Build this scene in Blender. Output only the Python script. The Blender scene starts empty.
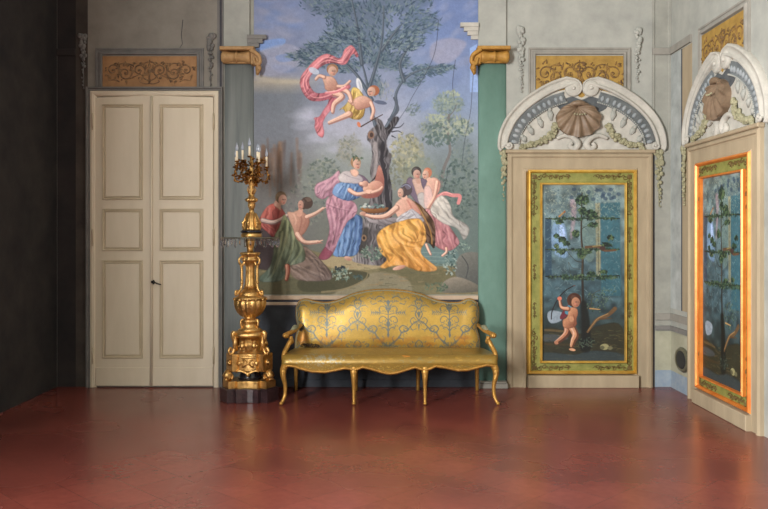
import numpy as np, math, random

# ---------------------------------------------------------------- painter
class Canvas:
    """a small brush engine: the frescoes are painted stroke by stroke and end
    up as pigment colours on the plaster meshes"""
    def __init__(s, x0, y0, x1, y1, res, base, seed=1):
        s.x0, s.y0, s.x1, s.y1, s.r = x0, y0, x1, y1, res
        s.W = int(round((x1-x0)*res))+1; s.H = int(round((y1-y0)*res))+1
        s.dim = 1.0; s.a = np.zeros((s.H, s.W, 3), np.float32); s.a[:] = s.c(base)
        s.xs = np.linspace(x0, x1, s.W, dtype=np.float32); s.ys = np.linspace(y0, y1, s.H, dtype=np.float32)
        s.tf = (0, 0, 1); s.rng = random.Random(seed); s.nr = np.random.RandomState(seed); s.last = None
    def c(s, col):
        return np.array(col, np.float32)/255.0*s.dim
    def T(s, ox=0, oy=0, k=1): s.tf = (ox, oy, k)
    def P(s, pts):
        ox, oy, k = s.tf
        return [(ox+p[0]/k, oy+p[1]/k) for p in pts]
    def smooth(s, pts, closed=True, n=6):
        out = []; m = len(pts)
        if m < 3: return pts
        rng = range(m) if closed else range(m-1)
        for i in rng:
            if closed: p0, p1, p2, p3 = pts[i-1], pts[i], pts[(i+1) % m], pts[(i+2) % m]
            else: p0, p1, p2, p3 = pts[max(i-1, 0)], pts[i], pts[i+1], pts[min(i+2, m-1)]
            for j in range(n):
                t = j/n; t2 = t*t; t3 = t2*t
                out.append(tuple(.5*((2*p1[q])+(-p0[q]+p2[q])*t+(2*p0[q]-5*p1[q]+4*p2[q]-p3[q])*t2+(-p0[q]+3*p1[q]-3*p2[q]+p3[q])*t3) for q in range(2)))
        if not closed: out.append(pts[-1])
        return out
    def box(s, xa, ya, xb, yb):
        i0 = max(0, int((xa-s.x0)*s.r)-1); i1 = min(s.W, int((xb-s.x0)*s.r)+3)
        j0 = max(0, int((ya-s.y0)*s.r)-1); j1 = min(s.H, int((yb-s.y0)*s.r)+3)
        if i1 <= i0 or j1 <= j0: return None
        return i0, i1, j0, j1
    def blur(s, m, n):
        n = int(n)
        for _ in range(n):
            p = np.pad(m, 1, mode='edge')
            m = (p[1:-1, 1:-1]*2+p[:-2, 1:-1]+p[2:, 1:-1]+p[1:-1, :-2]+p[1:-1, 2:])/6.0
        return m
    def put(s, b, m, col, a=1.0, clip=False):
        i0, i1, j0, j1 = b
        m = m*a
        if clip and s.last is not None:
            lb, lm = s.last
            full = np.zeros_like(m)
            x0, x1, y0, y1 = max(i0, lb[0]), min(i1, lb[1]), max(j0, lb[2]), min(j1, lb[3])
            if x1 <= x0 or y1 <= y0: return
            full[y0-j0:y1-j0, x0-i0:x1-i0] = lm[y0-lb[2]:y1-lb[2], x0-lb[0]:x1-lb[0]]
            m = m*full
        m = m[..., None]
        v = s.a[j0:j1, i0:i1]
        s.a[j0:j1, i0:i1] = v*(1-m)+col*m
    def poly(s, pts, col, soft=2, sm=True, col2=None, ang=0, a=1.0, mott=.03, vol=None):
        pts = s.P(pts)
        if sm: pts = s.smooth(pts)
        X = [p[0] for p in pts]; Y = [p[1] for p in pts]
        pad = soft/s.r
        b = s.box(min(X)-pad, min(Y)-pad, max(X)+pad, max(Y)+pad)
        if b is None: return
        i0, i1, j0, j1 = b
        gx, gy = np.meshgrid(s.xs[i0:i1], s.ys[j0:j1])
        ins = np.zeros(gx.shape, bool); n = len(pts)
        for i in range(n):
            xa, ya = pts[i]; xb, yb = pts[(i+1) % n]
            if ya == yb: continue
            cnd = (ya > gy) != (yb > gy)
            ins ^= cnd & (gx < (xb-xa)*(gy-ya)/(yb-ya)+xa)
        m = s.blur(ins.astype(np.float32), soft)
        s.last = (b, m)
        c = s.c(col)
        if col2 is not None:
            ca, sa = math.cos(math.radians(ang)), math.sin(math.radians(ang))
            g = gx*ca+gy*sa; lo, hi = g[ins].min() if ins.any() else 0, g[ins].max() if ins.any() else 1
            t = np.clip((g-lo)/max(hi-lo, 1e-6), 0, 1)[..., None]
            c = c*(1-t)+s.c(col2)*t
        if mott: c = c*(1+mott*(s.noise(gx.shape, 3)-.5)[..., None]*2)
        k = s.tf[2]
        if vol is None: vol = .2 if (k > 4 and sm) else 0
        if vol:
            sh = s.blur(m, 7); sh = np.clip((sh-.45)/.55, 0, 1)[..., None]
            c = c*(1-vol+vol*1.12*sh)
        s.put(b, m, c, a)
    def folds(s, ang, cell=1.6, amp=.3, ratio=5):
        b, m = s.last; i0, i1, j0, j1 = b; h, w = m.shape
        gx, gy = np.meshgrid(s.xs[i0:i1]-s.xs[i0], s.ys[j0:j1]-s.ys[j0])
        t = math.radians(ang); wx = s.noise((h, w), 14)*5; wy = s.noise((h, w), 14)*5
        u = ((gx+wx)*math.cos(t)+(gy+wy)*math.sin(t))/(cell*ratio); v = (-(gx+wx)*math.sin(t)+(gy+wy)*math.cos(t))/cell
        g = s.nr.rand(97, 97).astype(np.float32)
        ui = np.floor(u).astype(int); vi = np.floor(v).astype(int); fu = u-ui; fv = v-vi; fu = fu*fu*(3-2*fu); fv = fv*fv*(3-2*fv)
        G = lambda a, b_: g[b_ % 97, a % 97]
        n = (G(ui, vi)*(1-fu)+G(ui+1, vi)*fu)*(1-fv)+(G(ui, vi+1)*(1-fu)+G(ui+1, vi+1)*fu)*fv
        n = np.clip((n-.5)*1.7, -1, 1)*amp
        v_ = s.a[j0:j1, i0:i1]; f = (m*n)[..., None]
        s.a[j0:j1, i0:i1] = np.clip(np.where(f > 0, v_+(1-v_)*f*.75, v_*(1+f*1.5)), 0, 1)
    def noise(s, shp, cell, ax=1, ay=1):
        h, w = shp
        cy, cx = max(1, cell*ay), max(1, cell*ax)
        g = s.nr.rand(int(h/cy)+3, int(w/cx)+3).astype(np.float32)
        yy = np.arange(h)/cy; xx = np.arange(w)/cx
        yi = yy.astype(int); xi = xx.astype(int); fy = (yy-yi)[:, None]; fx = (xx-xi)[None, :]
        fy = fy*fy*(3-2*fy); fx = fx*fx*(3-2*fx)
        A = g[yi][:, xi]; B = g[yi][:, xi+1]; C = g[yi+1][:, xi]; D = g[yi+1][:, xi+1]
        return (A*(1-fx)+B*fx)*(1-fy)+(C*(1-fx)+D*fx)*fy
    def stroke(s, pts, w0, w1, col, a=1.0, soft=.35, clip=False, sm=True, wm=None):
        k = s.tf[2]; pts = s.P(pts)
        if sm and len(pts) > 2: pts = s.smooth(pts, False, 5)
        w0, w1 = w0/k/2, w1/k/2
        if wm is not None: wm = wm/k/2
        wmax = max(w0, w1, wm or 0)+soft*2
        X = [p[0] for p in pts]; Y = [p[1] for p in pts]
        b = s.box(min(X)-wmax, min(Y)-wmax, max(X)+wmax, max(Y)+wmax)
        if b is None: return
        i0, i1, j0, j1 = b
        gx, gy = np.meshgrid(s.xs[i0:i1], s.ys[j0:j1])
        best = np.full(gx.shape, -1e9, np.float32); n = len(pts)-1
        for i in range(n):
            xa, ya = pts[i]; xb, yb = pts[i+1]
            dx, dy = xb-xa, yb-ya; L = dx*dx+dy*dy+1e-9
            t = np.clip(((gx-xa)*dx+(gy-ya)*dy)/L, 0, 1)
            d = np.hypot(gx-xa-t*dx, gy-ya-t*dy)
            u = (i+t)/n
            if wm is None: w = w0+(w1-w0)*u
            else: w = np.where(u < .5, w0+(wm-w0)*u*2, wm+(w1-wm)*(u-.5)*2)
            best = np.maximum(best, w-d)
        m = np.clip(best/max(soft, .5/s.r)+.5, 0, 1)
        s.put(b, m, s.c(col), a, clip)
    def ell(s, x, y, rx, ry, col, a=1.0, soft=.3, rot=0, clip=False, col2=None):
        k = s.tf[2]; (x, y), = s.P([(x, y)]); rx /= k; ry /= k
        R = max(rx, ry)+soft*2
        b = s.box(x-R, y-R, x+R, y+R)
        if b is None: return
        i0, i1, j0, j1 = b
        gx, gy = np.meshgrid(s.xs[i0:i1]-x, s.ys[j0:j1]-y)
        c_, s_ = math.cos(math.radians(rot)), math.sin(math.radians(rot))
        u = (gx*c_+gy*s_)/rx; v = (-gx*s_+gy*c_)/ry
        d = np.sqrt(u*u+v*v)
        m = np.clip((1-d)*min(rx, ry)/max(soft, .4/s.r)+.5, 0, 1)
        c = s.c(col)
        if col2 is not None:
            t = np.clip(.5+.5*(u*.7+v*.5), 0, 1)[..., None]; c = c*(1-t)+s.c(col2)*t
        s.put(b, m, c, a, clip)
    def leaves(s, x, y, rx, ry, n, ln, cols, ang=None, spread=40, w=.5, a=.85):
        r = s.rng; k0 = s.tf; (x, y), = s.P([(x, y)]); rx /= k0[2]; ry /= k0[2]; s.tf = (0, 0, 1)
        for i in range(n):
            t = r.uniform(0, 6.283); q = math.sqrt(r.random())
            px, py = x+rx*q*math.cos(t), y+ry*q*math.sin(t)
            b = math.radians((ang if ang is not None else r.uniform(0, 360))+r.uniform(-spread, spread))
            L = ln*r.uniform(.6, 1.3)
            c = cols[min(len(cols)-1, int(r.random()*len(cols)))]
            s.stroke([(px, py), (px+L*math.cos(b), py+L*math.sin(b))], w*ln*.9, w*.2, c, a=a*r.uniform(.7, 1), soft=.3)
        s.tf = k0
    def finish(s, amt=.10, sat=1.0):
        h, w = s.H, s.W
        n = (s.noise((h, w), 2)*.4+s.noise((h, w), 7)*.3+s.noise((h, w), 30)*.3)-.5
        s.a = np.clip(s.a*(1+amt*2*n[..., None]), 0, 1)
        g = s.a.mean(-1, keepdims=True); s.a = g+(s.a-g)*sat
    def linear(s):
        a = s.a
        return np.where(a <= .04045, a/12.92, ((a+.055)/1.055)**2.4).astype(np.float32)

SKIN = (214, 172, 152); SKD = (160, 112, 98); SKL = (236, 204, 184)
def limb(cv, pts, w0, w1, col=SKIN, sh=SKD):
    cv.stroke(pts, w0+2, w1+2, sh, .85)
    cv.stroke([(p[0]-.12*w0, p[1]-.12*w0) for p in pts], w0*.72, w1*.72, col)
    cv.stroke([(p[0]-.2*w0, p[1]-.22*w0) for p in pts], w0*.25, w1*.22, SKL, .6, soft=.8)
def head(cv, x, y, rx, ry, look=1, hair=(90, 70, 60), hx=0, hy=-.4, skin=SKIN, rot=0):
    cv.ell(x+hx*rx, y+hy*ry, rx*1.18, ry*1.02, hair, rot=rot)
    cv.ell(x+hx*rx-rx*.3, y+hy*ry-ry*.4, rx*.6, ry*.4, tuple(min(255, c+35) for c in hair), .6, soft=.8)
    cv.ell(x, y, rx*.86, ry*.9, skin, col2=tuple(int(c*.78) for c in skin), rot=rot)
    cv.ell(x+look*rx*.1, y-ry*.05, rx*.16, ry*.1, (90, 60, 55), .8)
    cv.ell(x+look*rx*.5, y-ry*.05, rx*.12, ry*.1, (90, 60, 55), .8)
    cv.stroke([(x+look*rx*.33, y-ry*.05), (x+look*rx*.42, y+ry*.3)], rx*.14, rx*.16, (170, 115, 100), .7)
    cv.ell(x+look*rx*.3, y+ry*.52, rx*.2, ry*.09, (170, 75, 70), .85)
    cv.ell(x-look*rx*.1, y+ry*.3, rx*.25, ry*.2, (225, 140, 120), .5, soft=.8)

def fresco():
    cv = Canvas(250, -14, 480, 297, 2.5, (120, 128, 145), 3)
    B = cv.poly
    h, w = cv.H, cv.W
    gx, gy = np.meshgrid(cv.xs, cv.ys)
    def lerp(xs, cs):
        return np.stack([np.interp(gy, xs, [c[i] for c in cs]) for i in range(3)], -1)/255
    L = lerp([-14, 40, 75, 82, 95, 135, 185, 240, 262], [(118, 130, 165), (125, 136, 165), (132, 138, 156), (156, 150, 138), (112, 120, 130), (118, 124, 134), (118, 116, 114), (112, 114, 114), (110, 110, 95)])
    M = lerp([-14, 40, 90, 130, 160, 200, 250, 262], [(110, 122, 155), (118, 134, 165), (130, 140, 165), (158, 162, 178), (140, 148, 148), (118, 124, 120), (105, 108, 100), (110, 110, 90)])
    R = lerp([-14, 36, 60, 100, 130, 160, 200, 262], [(100, 118, 162), (104, 124, 168), (112, 130, 170), (122, 140, 172), (128, 142, 158), (118, 130, 134), (100, 114, 112), (95, 112, 108)])
    t1 = np.clip((gx-290)/40, 0, 1)[..., None]; t2 = np.clip((gx-390)/50, 0, 1)[..., None]
    cv.a = ((L*(1-t1)+M*t1)*(1-t2)+R*t2).astype(np.float32)
    # brushy clouds
    for i in range(70):
        x, y = cv.rng.uniform(255, 300), cv.rng.uniform(-10, 74)
        cv.ell(x, y, cv.rng.uniform(5, 14), cv.rng.uniform(1.5, 4), cv.rng.choice([(146, 150, 172), (110, 124, 160), (138, 140, 160), (105, 130, 180)]), .35, soft=3, rot=cv.rng.uniform(-20, 20))
    B([(254, 46), (268, 40), (285, 39), (282, 46), (266, 50), (258, 52)], (112, 146, 205), 5, a=.8)
    B([(255, 56), (262, 50), (285, 44), (298, 48), (302, 60), (290, 70), (270, 76), (256, 74)], (150, 154, 176), 8, a=.6)
    B([(276, 56), (292, 54), (294, 60), (280, 62)], (108, 136, 190), 5, a=.6)
    cv.stroke([(258, 77), (275, 81), (300, 82)], 5, 4, (172, 164, 146), .7, soft=3)
    for i in range(40):
        x, y = cv.rng.uniform(410, 474), cv.rng.uniform(-12, 110)
        cv.ell(x, y, cv.rng.uniform(5, 14), cv.rng.uniform(1.5, 5), cv.rng.choice([(120, 138, 180), (100, 120, 165), (140, 146, 170)]), .3, soft=3, rot=cv.rng.uniform(-60, -20))
    B([(432, 44), (448, 38), (466, 42), (462, 52), (452, 62), (438, 64), (430, 56)], (150, 146, 162), 16, a=.6)
    for i in range(40):
        x, y = cv.rng.uniform(300, 400), cv.rng.uniform(105, 150)
        cv.ell(x, y, cv.rng.uniform(5, 12), cv.rng.uniform(2, 5), (168, 172, 190), .35, soft=3)
    # stains
    for i in range(26):
        x = cv.rng.uniform(262, 302); y = cv.rng.uniform(138, 160)
        cv.stroke([(x, y), (x+cv.rng.uniform(-1, 1), y+cv.rng.uniform(14, 42))], cv.rng.uniform(1.5, 5), 1.5, cv.rng.choice([(138, 104, 82), (120, 92, 76), (150, 118, 92), (98, 84, 80)]), .4, soft=2)
    # far trees
    for (x, y, rx, ry, n, cs) in [(322, 182, 24, 26, 90, [(122, 132, 126), (132, 140, 132), (110, 120, 114)]),
                                  (350, 150, 14, 16, 40, [(140, 142, 132), (130, 136, 132)]),
                                  (410, 158, 15, 24, 130, [(142, 142, 118), (156, 154, 128), (124, 128, 112)]),
                                  (420, 175, 18, 20, 80, [(116, 128, 120), (128, 136, 124)]),
                                  (448, 104, 16, 10, 110, [(112, 130, 124), (134, 146, 132), (98, 116, 116)]),
                                  (446, 128, 27, 14, 190, [(112, 128, 124), (136, 146, 130), (98, 114, 114), (120, 134, 130)]),
                                  (462, 160, 12, 26, 90, [(104, 120, 118), (92, 108, 108), (118, 130, 124)]),
                                  (452, 205, 22, 26, 120, [(98, 114, 110), (88, 102, 100), (112, 126, 118)])]:
        cv.ell(x, y, rx*.9, ry*.85, cs[0], .55, soft=6)
        cv.leaves(x, y, rx, ry, n, 3.2, cs, a=.7, w=.8)
    cv.leaves(449, 96, 11, 6, 40, 3, [(150, 160, 140), (130, 144, 132)], w=.8)
    cv.leaves(436, 118, 10, 4, 40, 3, [(150, 160, 140)], w=.8); cv.leaves(460, 122, 9, 4, 30, 3, [(150, 158, 138)], w=.8)
    cv.stroke([(449, 115), (448, 135), (450, 152), (444, 168), (441, 186)], 2.2, 3.4, (112, 108, 106), .9)
    cv.stroke([(448, 132), (442, 126), (436, 122)], 1.6, .8, (112, 108, 106), .8)
    cv.stroke([(447, 118), (453, 112), (457, 104)], 1.4, .7, (108, 108, 106), .8)
    for (x, y, rx, ry, n, cs) in [(455, 196, 22, 30, 220, [(78, 94, 92), (112, 128, 120), (66, 82, 82), (96, 112, 106)]), (424, 208, 16, 30, 120, [(86, 100, 96), (118, 132, 122)]), (404, 150, 14, 18, 120, [(150, 150, 122), (112, 116, 98), (168, 164, 134)]), (400, 176, 12, 16, 70, [(128, 130, 108), (104, 110, 98)]),
                                  (452, 128, 22, 9, 110, [(84, 104, 100), (152, 160, 142)]), (440, 140, 18, 6, 60, [(84, 104, 100)]), (325, 176, 18, 18, 110, [(100, 114, 106), (146, 150, 136), (90, 104, 100)]), (345, 150, 10, 10, 40, [(152, 152, 138), (112, 120, 112)]), (305, 205, 20, 22, 90, [(96, 104, 100), (126, 130, 122)]), (462, 172, 14, 14, 70, [(72, 90, 90), (106, 122, 116)])]:
        cv.leaves(x, y, rx, ry, n, 3.0, cs, a=.75, w=.9)
    # ground
    B([(250, 250), (290, 246), (330, 255), (360, 258), (400, 262), (440, 264), (480, 258), (480, 300), (250, 300)], (118, 112, 84), 5)
    B([(322, 258), (350, 256), (375, 262), (380, 268), (350, 270), (326, 266)], (168, 152, 118), 5, a=.8)
    B([(396, 240), (430, 244), (455, 250), (456, 264), (425, 266), (396, 262)], (98, 124, 124), 5, a=.85)
    for y in (252, 256, 260): cv.stroke([(404, y), (446, y+1)], 1, .6, (140, 158, 154), .5, soft=.8)
    B([(384, 266), (420, 270), (460, 268), (450, 282), (410, 285), (380, 278)], (102, 98, 72), 6, a=.8)
    B([(350, 280), (380, 272), (408, 280), (405, 296), (340, 297), (330, 290)], (140, 132, 110), 6, a=.7)
    for i in range(160):
        x, y = cv.rng.uniform(254, 476), cv.rng.uniform(264, 295)
        cv.stroke([(x, y), (x+cv.rng.uniform(3, 9), y+cv.rng.uniform(-.8, .8))], 1.2, .6, cv.rng.choice([(128, 122, 92), (96, 94, 70), (142, 130, 98), (84, 88, 72), (150, 122, 84)]), .5, soft=.6)
    B([(254, 276), (300, 278), (330, 282), (330, 295), (254, 296)], (88, 88, 68), 6, a=.7)
    # left mound with plants in front
    B([(300, 279), (325, 272), (350, 270), (368, 273), (366, 279), (345, 288), (318, 292), (300, 290)], (76, 76, 58), 3, a=.9)
    cv.stroke([(322, 292), (345, 289), (364, 280), (368, 273)], 2, 1, (134, 122, 92), .8)
    cv.leaves(341, 274, 11, 6, 60, 2.6, [(96, 120, 112), (124, 144, 132), (70, 92, 88), (150, 162, 146)], w=.8)
    cv.leaves(340, 268, 5, 2, 12, 2.4, [(34, 44, 56), (44, 56, 66)], w=.9)
    cv.leaves(358, 277, 5, 3, 20, 2.4, [(60, 76, 76), (80, 100, 96)], w=.8)
    # rocks right
    B([(456, 262), (462, 254), (474, 252), (482, 258), (482, 284), (468, 284), (456, 276)], (112, 112, 106), 2, col2=(80, 84, 82), ang=60)
    B([(440, 288), (446, 280), (458, 277), (476, 284), (480, 291), (455, 293), (441, 292)], (138, 130, 116), 2, col2=(92, 90, 82), ang=80)
    cv.stroke([(462, 256), (468, 266), (466, 278)], 1.2, .8, (66, 70, 70), .8)
    cv.leaves(450, 262, 7, 14, 90, 2.4, [(88, 112, 108), (130, 148, 140), (60, 80, 80), (150, 164, 158)], w=.8)
    cv.leaves(462, 246, 10, 5, 50, 2.4, [(100, 122, 116), (130, 150, 138), (70, 90, 90)], w=.8)
    cv.leaves(436, 287, 12, 5, 50, 2.4, [(74, 90, 76), (96, 112, 92)], w=.8)
    # ---- big tree
    for (x, y, rx, ry, n, ang) in [(300, 56, 12, 5, 60, 170), (318, 50, 18, 8, 110, 190), (316, 64, 18, 5, 70, 160), (345, 42, 25, 16, 230, 200), (360, 20, 34, 24, 260, 250),
                                   (330, 4, 30, 14, 160, 200), (400, 0, 34, 16, 200, 300), (375, 52, 16, 20, 170, 260), (404, 40, 20, 12, 190, 330), (420, 22, 22, 14, 140, 340),
                                   (392, 62, 20, 10, 130, 330), (428, 70, 18, 6, 110, 5), (444, 67, 10, 3, 40, 10), (410, 80, 14, 7, 70, 350), (348, 66, 14, 8, 80, 200), (376, 86, 9, 11, 50, 270)]:
        cs = [(70, 92, 108), (88, 110, 122), (62, 80, 98), (112, 130, 134)]
        cv.ell(x, y, rx*.85, ry*.8, (80, 98, 112), .5, soft=4)
        cv.leaves(x, y, rx, ry, n, 4.6, cs, ang=ang, spread=50, w=.42)
    for p in [[(378, 135), (372, 112), (368, 88), (362, 64), (352, 46)], [(368, 92), (376, 66), (382, 40), (384, 6)], [(382, 50), (392, 36), (402, 24)],
              [(386, 128), (396, 108), (396, 94), (404, 80), (418, 71), (440, 66)], [(404, 81), (400, 64), (408, 48), (414, 40)], [(372, 100), (356, 74), (338, 60), (312, 58)], [(362, 64), (358, 30), (352, 0)]]:
        cv.stroke(p, 4.2, 1.0, (74, 86, 100), .92)
        cv.stroke([(q[0]-.6, q[1]) for q in p], 1.2, .4, (120, 130, 140), .6)
    cv.stroke([(389, 120), (398, 110), (394, 98)], 3, 2, (84, 92, 104))
    cv.leaves(385, 92, 8, 8, 26, 4, [(140, 146, 150), (120, 130, 138)], ang=280, w=.5)
    cv.leaves(412, 110, 8, 6, 40, 4, [(92, 110, 118), (118, 132, 134)], ang=330, w=.45)
    cv.leaves(404, 44, 20, 8, 60, 4.6, [(120, 138, 142), (60, 78, 94)], ang=330, w=.4)
    cv.leaves(346, 36, 22, 10, 60, 4.6, [(110, 130, 138), (54, 72, 90)], ang=200, w=.4)
    # trunk
    cv.T()
    B([(372, 117), (377, 124), (369, 131), (367, 139), (371, 145), (372, 156), (370, 172), (373, 188), (368, 205), (362, 225), (358, 250), (354, 262), (392, 264), (390, 240), (392, 215), (392, 190), (389, 172), (391, 158), (387, 146), (388, 137), (399, 120), (394, 117), (386, 128), (381, 120)], (140, 134, 136), 2, col2=(64, 62, 68), ang=0)
    cv.folds(92, 1.1, .35, 6)
    cv.stroke([(375, 144), (376, 160), (374, 180)], 5, 3, (166, 158, 158), .7, soft=1.5, clip=True)
    cv.stroke([(383, 143), (382, 160), (386, 180), (388, 210)], 3, 4, (54, 52, 58), .9, soft=1, clip=True)
    cv.stroke([(376, 128), (380, 138), (384, 143)], 2, 1, (64, 62, 66), .8, clip=True)
    cv.stroke([(366, 230), (362, 250)], 6, 8, (58, 56, 54), .8, soft=2, clip=True); cv.stroke([(378, 232), (384, 255)], 4, 6, (84, 80, 74), .8, soft=2, clip=True)
    cv.ell(371, 135, 3.2, 4, (134, 104, 88)); cv.ell(371.5, 135, 1.8, 2.4, (78, 62, 58))
    cv.ell(390, 156, 1.8, 3, (96, 92, 94))
    cv.ell(364, 238, 2.6, 3.4, (128, 104, 84)); cv.ell(364, 238, 1.2, 1.6, (60, 50, 46))
    for p in [[(392, 132), (398, 131), (402, 133)], [(393, 128), (400, 127), (404, 123)], [(392, 136), (396, 138)]]: cv.stroke(p, 1.4, .5, (64, 66, 74))
    # hollow with drapery
    B([(379, 168), (378, 176), (371, 182), (366, 186), (374, 178)], (50, 40, 42), 1)
    B([(379, 165), (384, 178), (383, 190), (377, 197), (364, 198), (358, 192), (366, 187), (374, 182)], (184, 124, 108), 1.5, col2=(140, 84, 78), ang=60)
    # ---- central woman
    cv.T(310, 150, 4.425)
    B([(130, 92), (95, 118), (55, 138), (28, 150), (20, 178), (30, 208), (60, 218), (85, 205), (92, 240), (120, 230), (130, 160)], (196, 148, 164), 1.5, col2=(140, 100, 120), ang=60)
    cv.folds(120, 1.72, 0.25)
    for p in [[(110, 125), (70, 160), (40, 200)], [(120, 140), (90, 180), (84, 215)], [(60, 150), (36, 165), (34, 195)]]:
        cv.stroke(p, 10, 3, (116, 78, 98), .34, soft=.9, clip=True); cv.stroke([(q[0]+12, q[1]+6) for q in p], 8, 3, (222, 180, 190), .28, soft=.9, clip=True)
    B([(110, 470), (104, 440), (130, 380), (165, 300), (200, 285), (230, 300), (232, 350), (222, 420), (205, 462), (165, 472)], (104, 142, 192), 1.5, col2=(72, 100, 146), ang=0)
    cv.folds(95, 1.38, 0.28)
    for x in (140, 165, 185, 205): cv.stroke([(x+12, 310), (x+4, 390), (x-12, 465)], 5, 8, (146, 180, 218), .34, soft=.9, clip=True); cv.stroke([(x+22, 310), (x+14, 390), (x, 465)], 4, 6, (56, 80, 124), .34, soft=.9, clip=True)
    B([(72, 225), (108, 195), (160, 215), (196, 232), (210, 262), (198, 292), (165, 320), (130, 390), (106, 450), (75, 484), (38, 478), (66, 430), (86, 350), (74, 280)], (192, 142, 158), 1.5, col2=(150, 104, 122), ang=50)
    cv.folds(110, 1.84, 0.26)
    for p in [[(100, 215), (120, 300), (104, 420)], [(135, 225), (140, 290), (125, 370)], [(190, 245), (140, 320), (110, 420)], [(88, 260), (100, 350), (70, 460)], [(75, 240), (130, 260), (195, 270)]]:
        cv.stroke(p, 9, 4, (116, 76, 96), .34, soft=.9, clip=True); cv.stroke([(q[0]+11, q[1]) for q in p], 7, 4, (218, 176, 188), .34, soft=.9, clip=True)
    B([(38, 478), (66, 430), (80, 440), (100, 455), (75, 484)], (134, 66, 84), 2, a=.8)
    B([(122, 148), (180, 140), (222, 152), (238, 190), (206, 216), (160, 224), (108, 202), (100, 180)], (112, 150, 198), 1.5, col2=(76, 102, 146), ang=50)
    cv.folds(110, 1.38, 0.22)
    for p in [[(140, 160), (120, 190)], [(170, 155), (150, 210)], [(200, 165), (185, 210)]]: cv.stroke(p, 7, 3, (158, 188, 220), .7, clip=True); cv.stroke([(q[0]+10, q[1]) for q in p], 5, 3, (60, 84, 126), .6, clip=True)
    B([(190, 108), (236, 114), (262, 148), (236, 168), (212, 150)], (112, 94, 112), 1.5)
    B([(126, 116), (150, 94), (185, 96), (232, 122), (222, 148), (170, 146), (134, 140)], (196, 188, 188), 1.5, col2=(160, 150, 156), ang=0)
    cv.stroke([(150, 105), (180, 120), (220, 130)], 4, 3, (140, 130, 140), .6, clip=True)
    B([(178, 90), (200, 84), (216, 100), (205, 118), (186, 112)], SKIN, 1.5)
    head(cv, 207, 64, 19, 26, 1, (158, 122, 90), -.25, -.35, rot=-12)
    cv.leaves(208, 36, 26, 9, 16, 2.2, [(70, 92, 78), (96, 116, 92)], w=.8)
    limb(cv, [(176, 178), (210, 196), (262, 186)], 20, 14); limb(cv, [(226, 150), (250, 152), (270, 158)], 18, 14)
    cv.ell(292, 160, 32, 24, (216, 168, 146), col2=(170, 112, 98)); cv.ell(262, 172, 28, 18, (218, 174, 150), col2=(178, 122, 104)); cv.ell(262, 184, 18, 9, (224, 180, 158)); cv.ell(244, 150, 14, 14, SKIN, col2=SKD)
    limb(cv, [(275, 188), (305, 178), (320, 165)], 14, 10)
    cv.ell(168, 480, 17, 9, SKIN, rot=20, col2=SKD)
    # basket
    cv.T(355, 175, 5.095)
    B([(54, 210), (100, 228), (200, 215), (215, 232), (160, 262), (110, 250), (70, 238)], (168, 160, 164), 1.5, col2=(110, 104, 108), ang=80)
    cv.folds(20, 1.38, 0.19)
    B([(22, 164), (90, 172), (168, 164), (152, 188), (96, 196), (48, 188)], (172, 118, 70), 1.5, col2=(110, 72, 48), ang=80)
    for i in range(24): cv.ell(cv.rng.uniform(22, 168), cv.rng.uniform(148, 168), 7, 5, cv.rng.choice([(150, 166, 160), (110, 134, 132), (184, 190, 184), (84, 108, 108)]), .9)
    # ---- right pair
    cv.T(400, 155, 4.625)
    B([(36, 108), (60, 108), (80, 150), (84, 190), (108, 215), (96, 240), (60, 200), (30, 150)], (112, 98, 116), 1.5)
    B([(58, 112), (104, 112), (126, 150), (112, 200), (84, 195), (66, 150)], (188, 156, 142), 1.5)
    B([(96, 108), (125, 118), (120, 165), (104, 150)], (104, 92, 110), 1.5)
    B([(80, 185), (110, 175), (122, 230), (112, 250), (92, 230)], (172, 166, 164), 1.5)
    cv.stroke([(80, 100), (86, 124)], 15, 20, (186, 146, 130))
    head(cv, 78, 90, 20, 24, 1, (70, 64, 64), -.1, -.5, (200, 160, 144))
    cv.stroke([(172, 196), (206, 178), (240, 186), (276, 190), (270, 222)], 18, 16, (196, 124, 124)); cv.stroke([(180, 190), (206, 172), (240, 181)], 5, 4, (224, 160, 156), .8)
    B([(128, 120), (148, 104), (170, 108), (186, 126), (184, 160), (170, 190), (164, 230), (140, 250), (124, 232), (122, 196), (114, 160)], SKIN, 1.5, col2=(182, 130, 120), ang=20)
    B([(112, 150), (140, 148), (150, 200), (128, 245), (112, 235)], (206, 172, 166), 1.5, a=.9)
    B([(118, 250), (160, 262), (205, 300), (245, 352), (274, 400), (262, 424), (225, 444), (180, 432), (150, 402), (138, 340), (112, 296)], (196, 134, 136), 1.5, col2=(150, 96, 104), ang=20)
    cv.folds(75, 1.61, 0.25)
    for p in [[(150, 270), (170, 350), (185, 430)], [(190, 300), (215, 370), (235, 440)], [(130, 270), (150, 330), (165, 400)]]: cv.stroke(p, 8, 6, (118, 74, 86), .28, soft=.9, clip=True); cv.stroke([(q[0]+12, q[1]) for q in p], 7, 5, (222, 168, 166), .34, soft=.9, clip=True)
    B([(142, 245), (170, 200), (200, 188), (232, 230), (250, 285), (308, 322), (320, 352), (296, 392), (262, 340), (200, 316), (150, 276)], (198, 192, 182), 2, col2=(142, 140, 136), ang=30)
    cv.folds(50, 1.61, 0.22)
    for p in [[(175, 220), (220, 280), (300, 350)], [(200, 205), (235, 270), (300, 330)], [(150, 255), (210, 300), (280, 350)]]: cv.stroke(p, 7, 4, (110, 108, 110), .28, soft=.9, clip=True)
    limb(cv, [(172, 125), (160, 190), (130, 245)], 18, 10); cv.stroke([(124, 100), (140, 122)], 16, 24, (206, 164, 146)); head(cv, 118, 92, 17, 23, -1, (178, 112, 86), .55, -.45)
    limb(cv, [(122, 415), (132, 440), (142, 460)], 12, 9); limb(cv, [(214, 432), (214, 450), (196, 466)], 12, 9)
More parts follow.
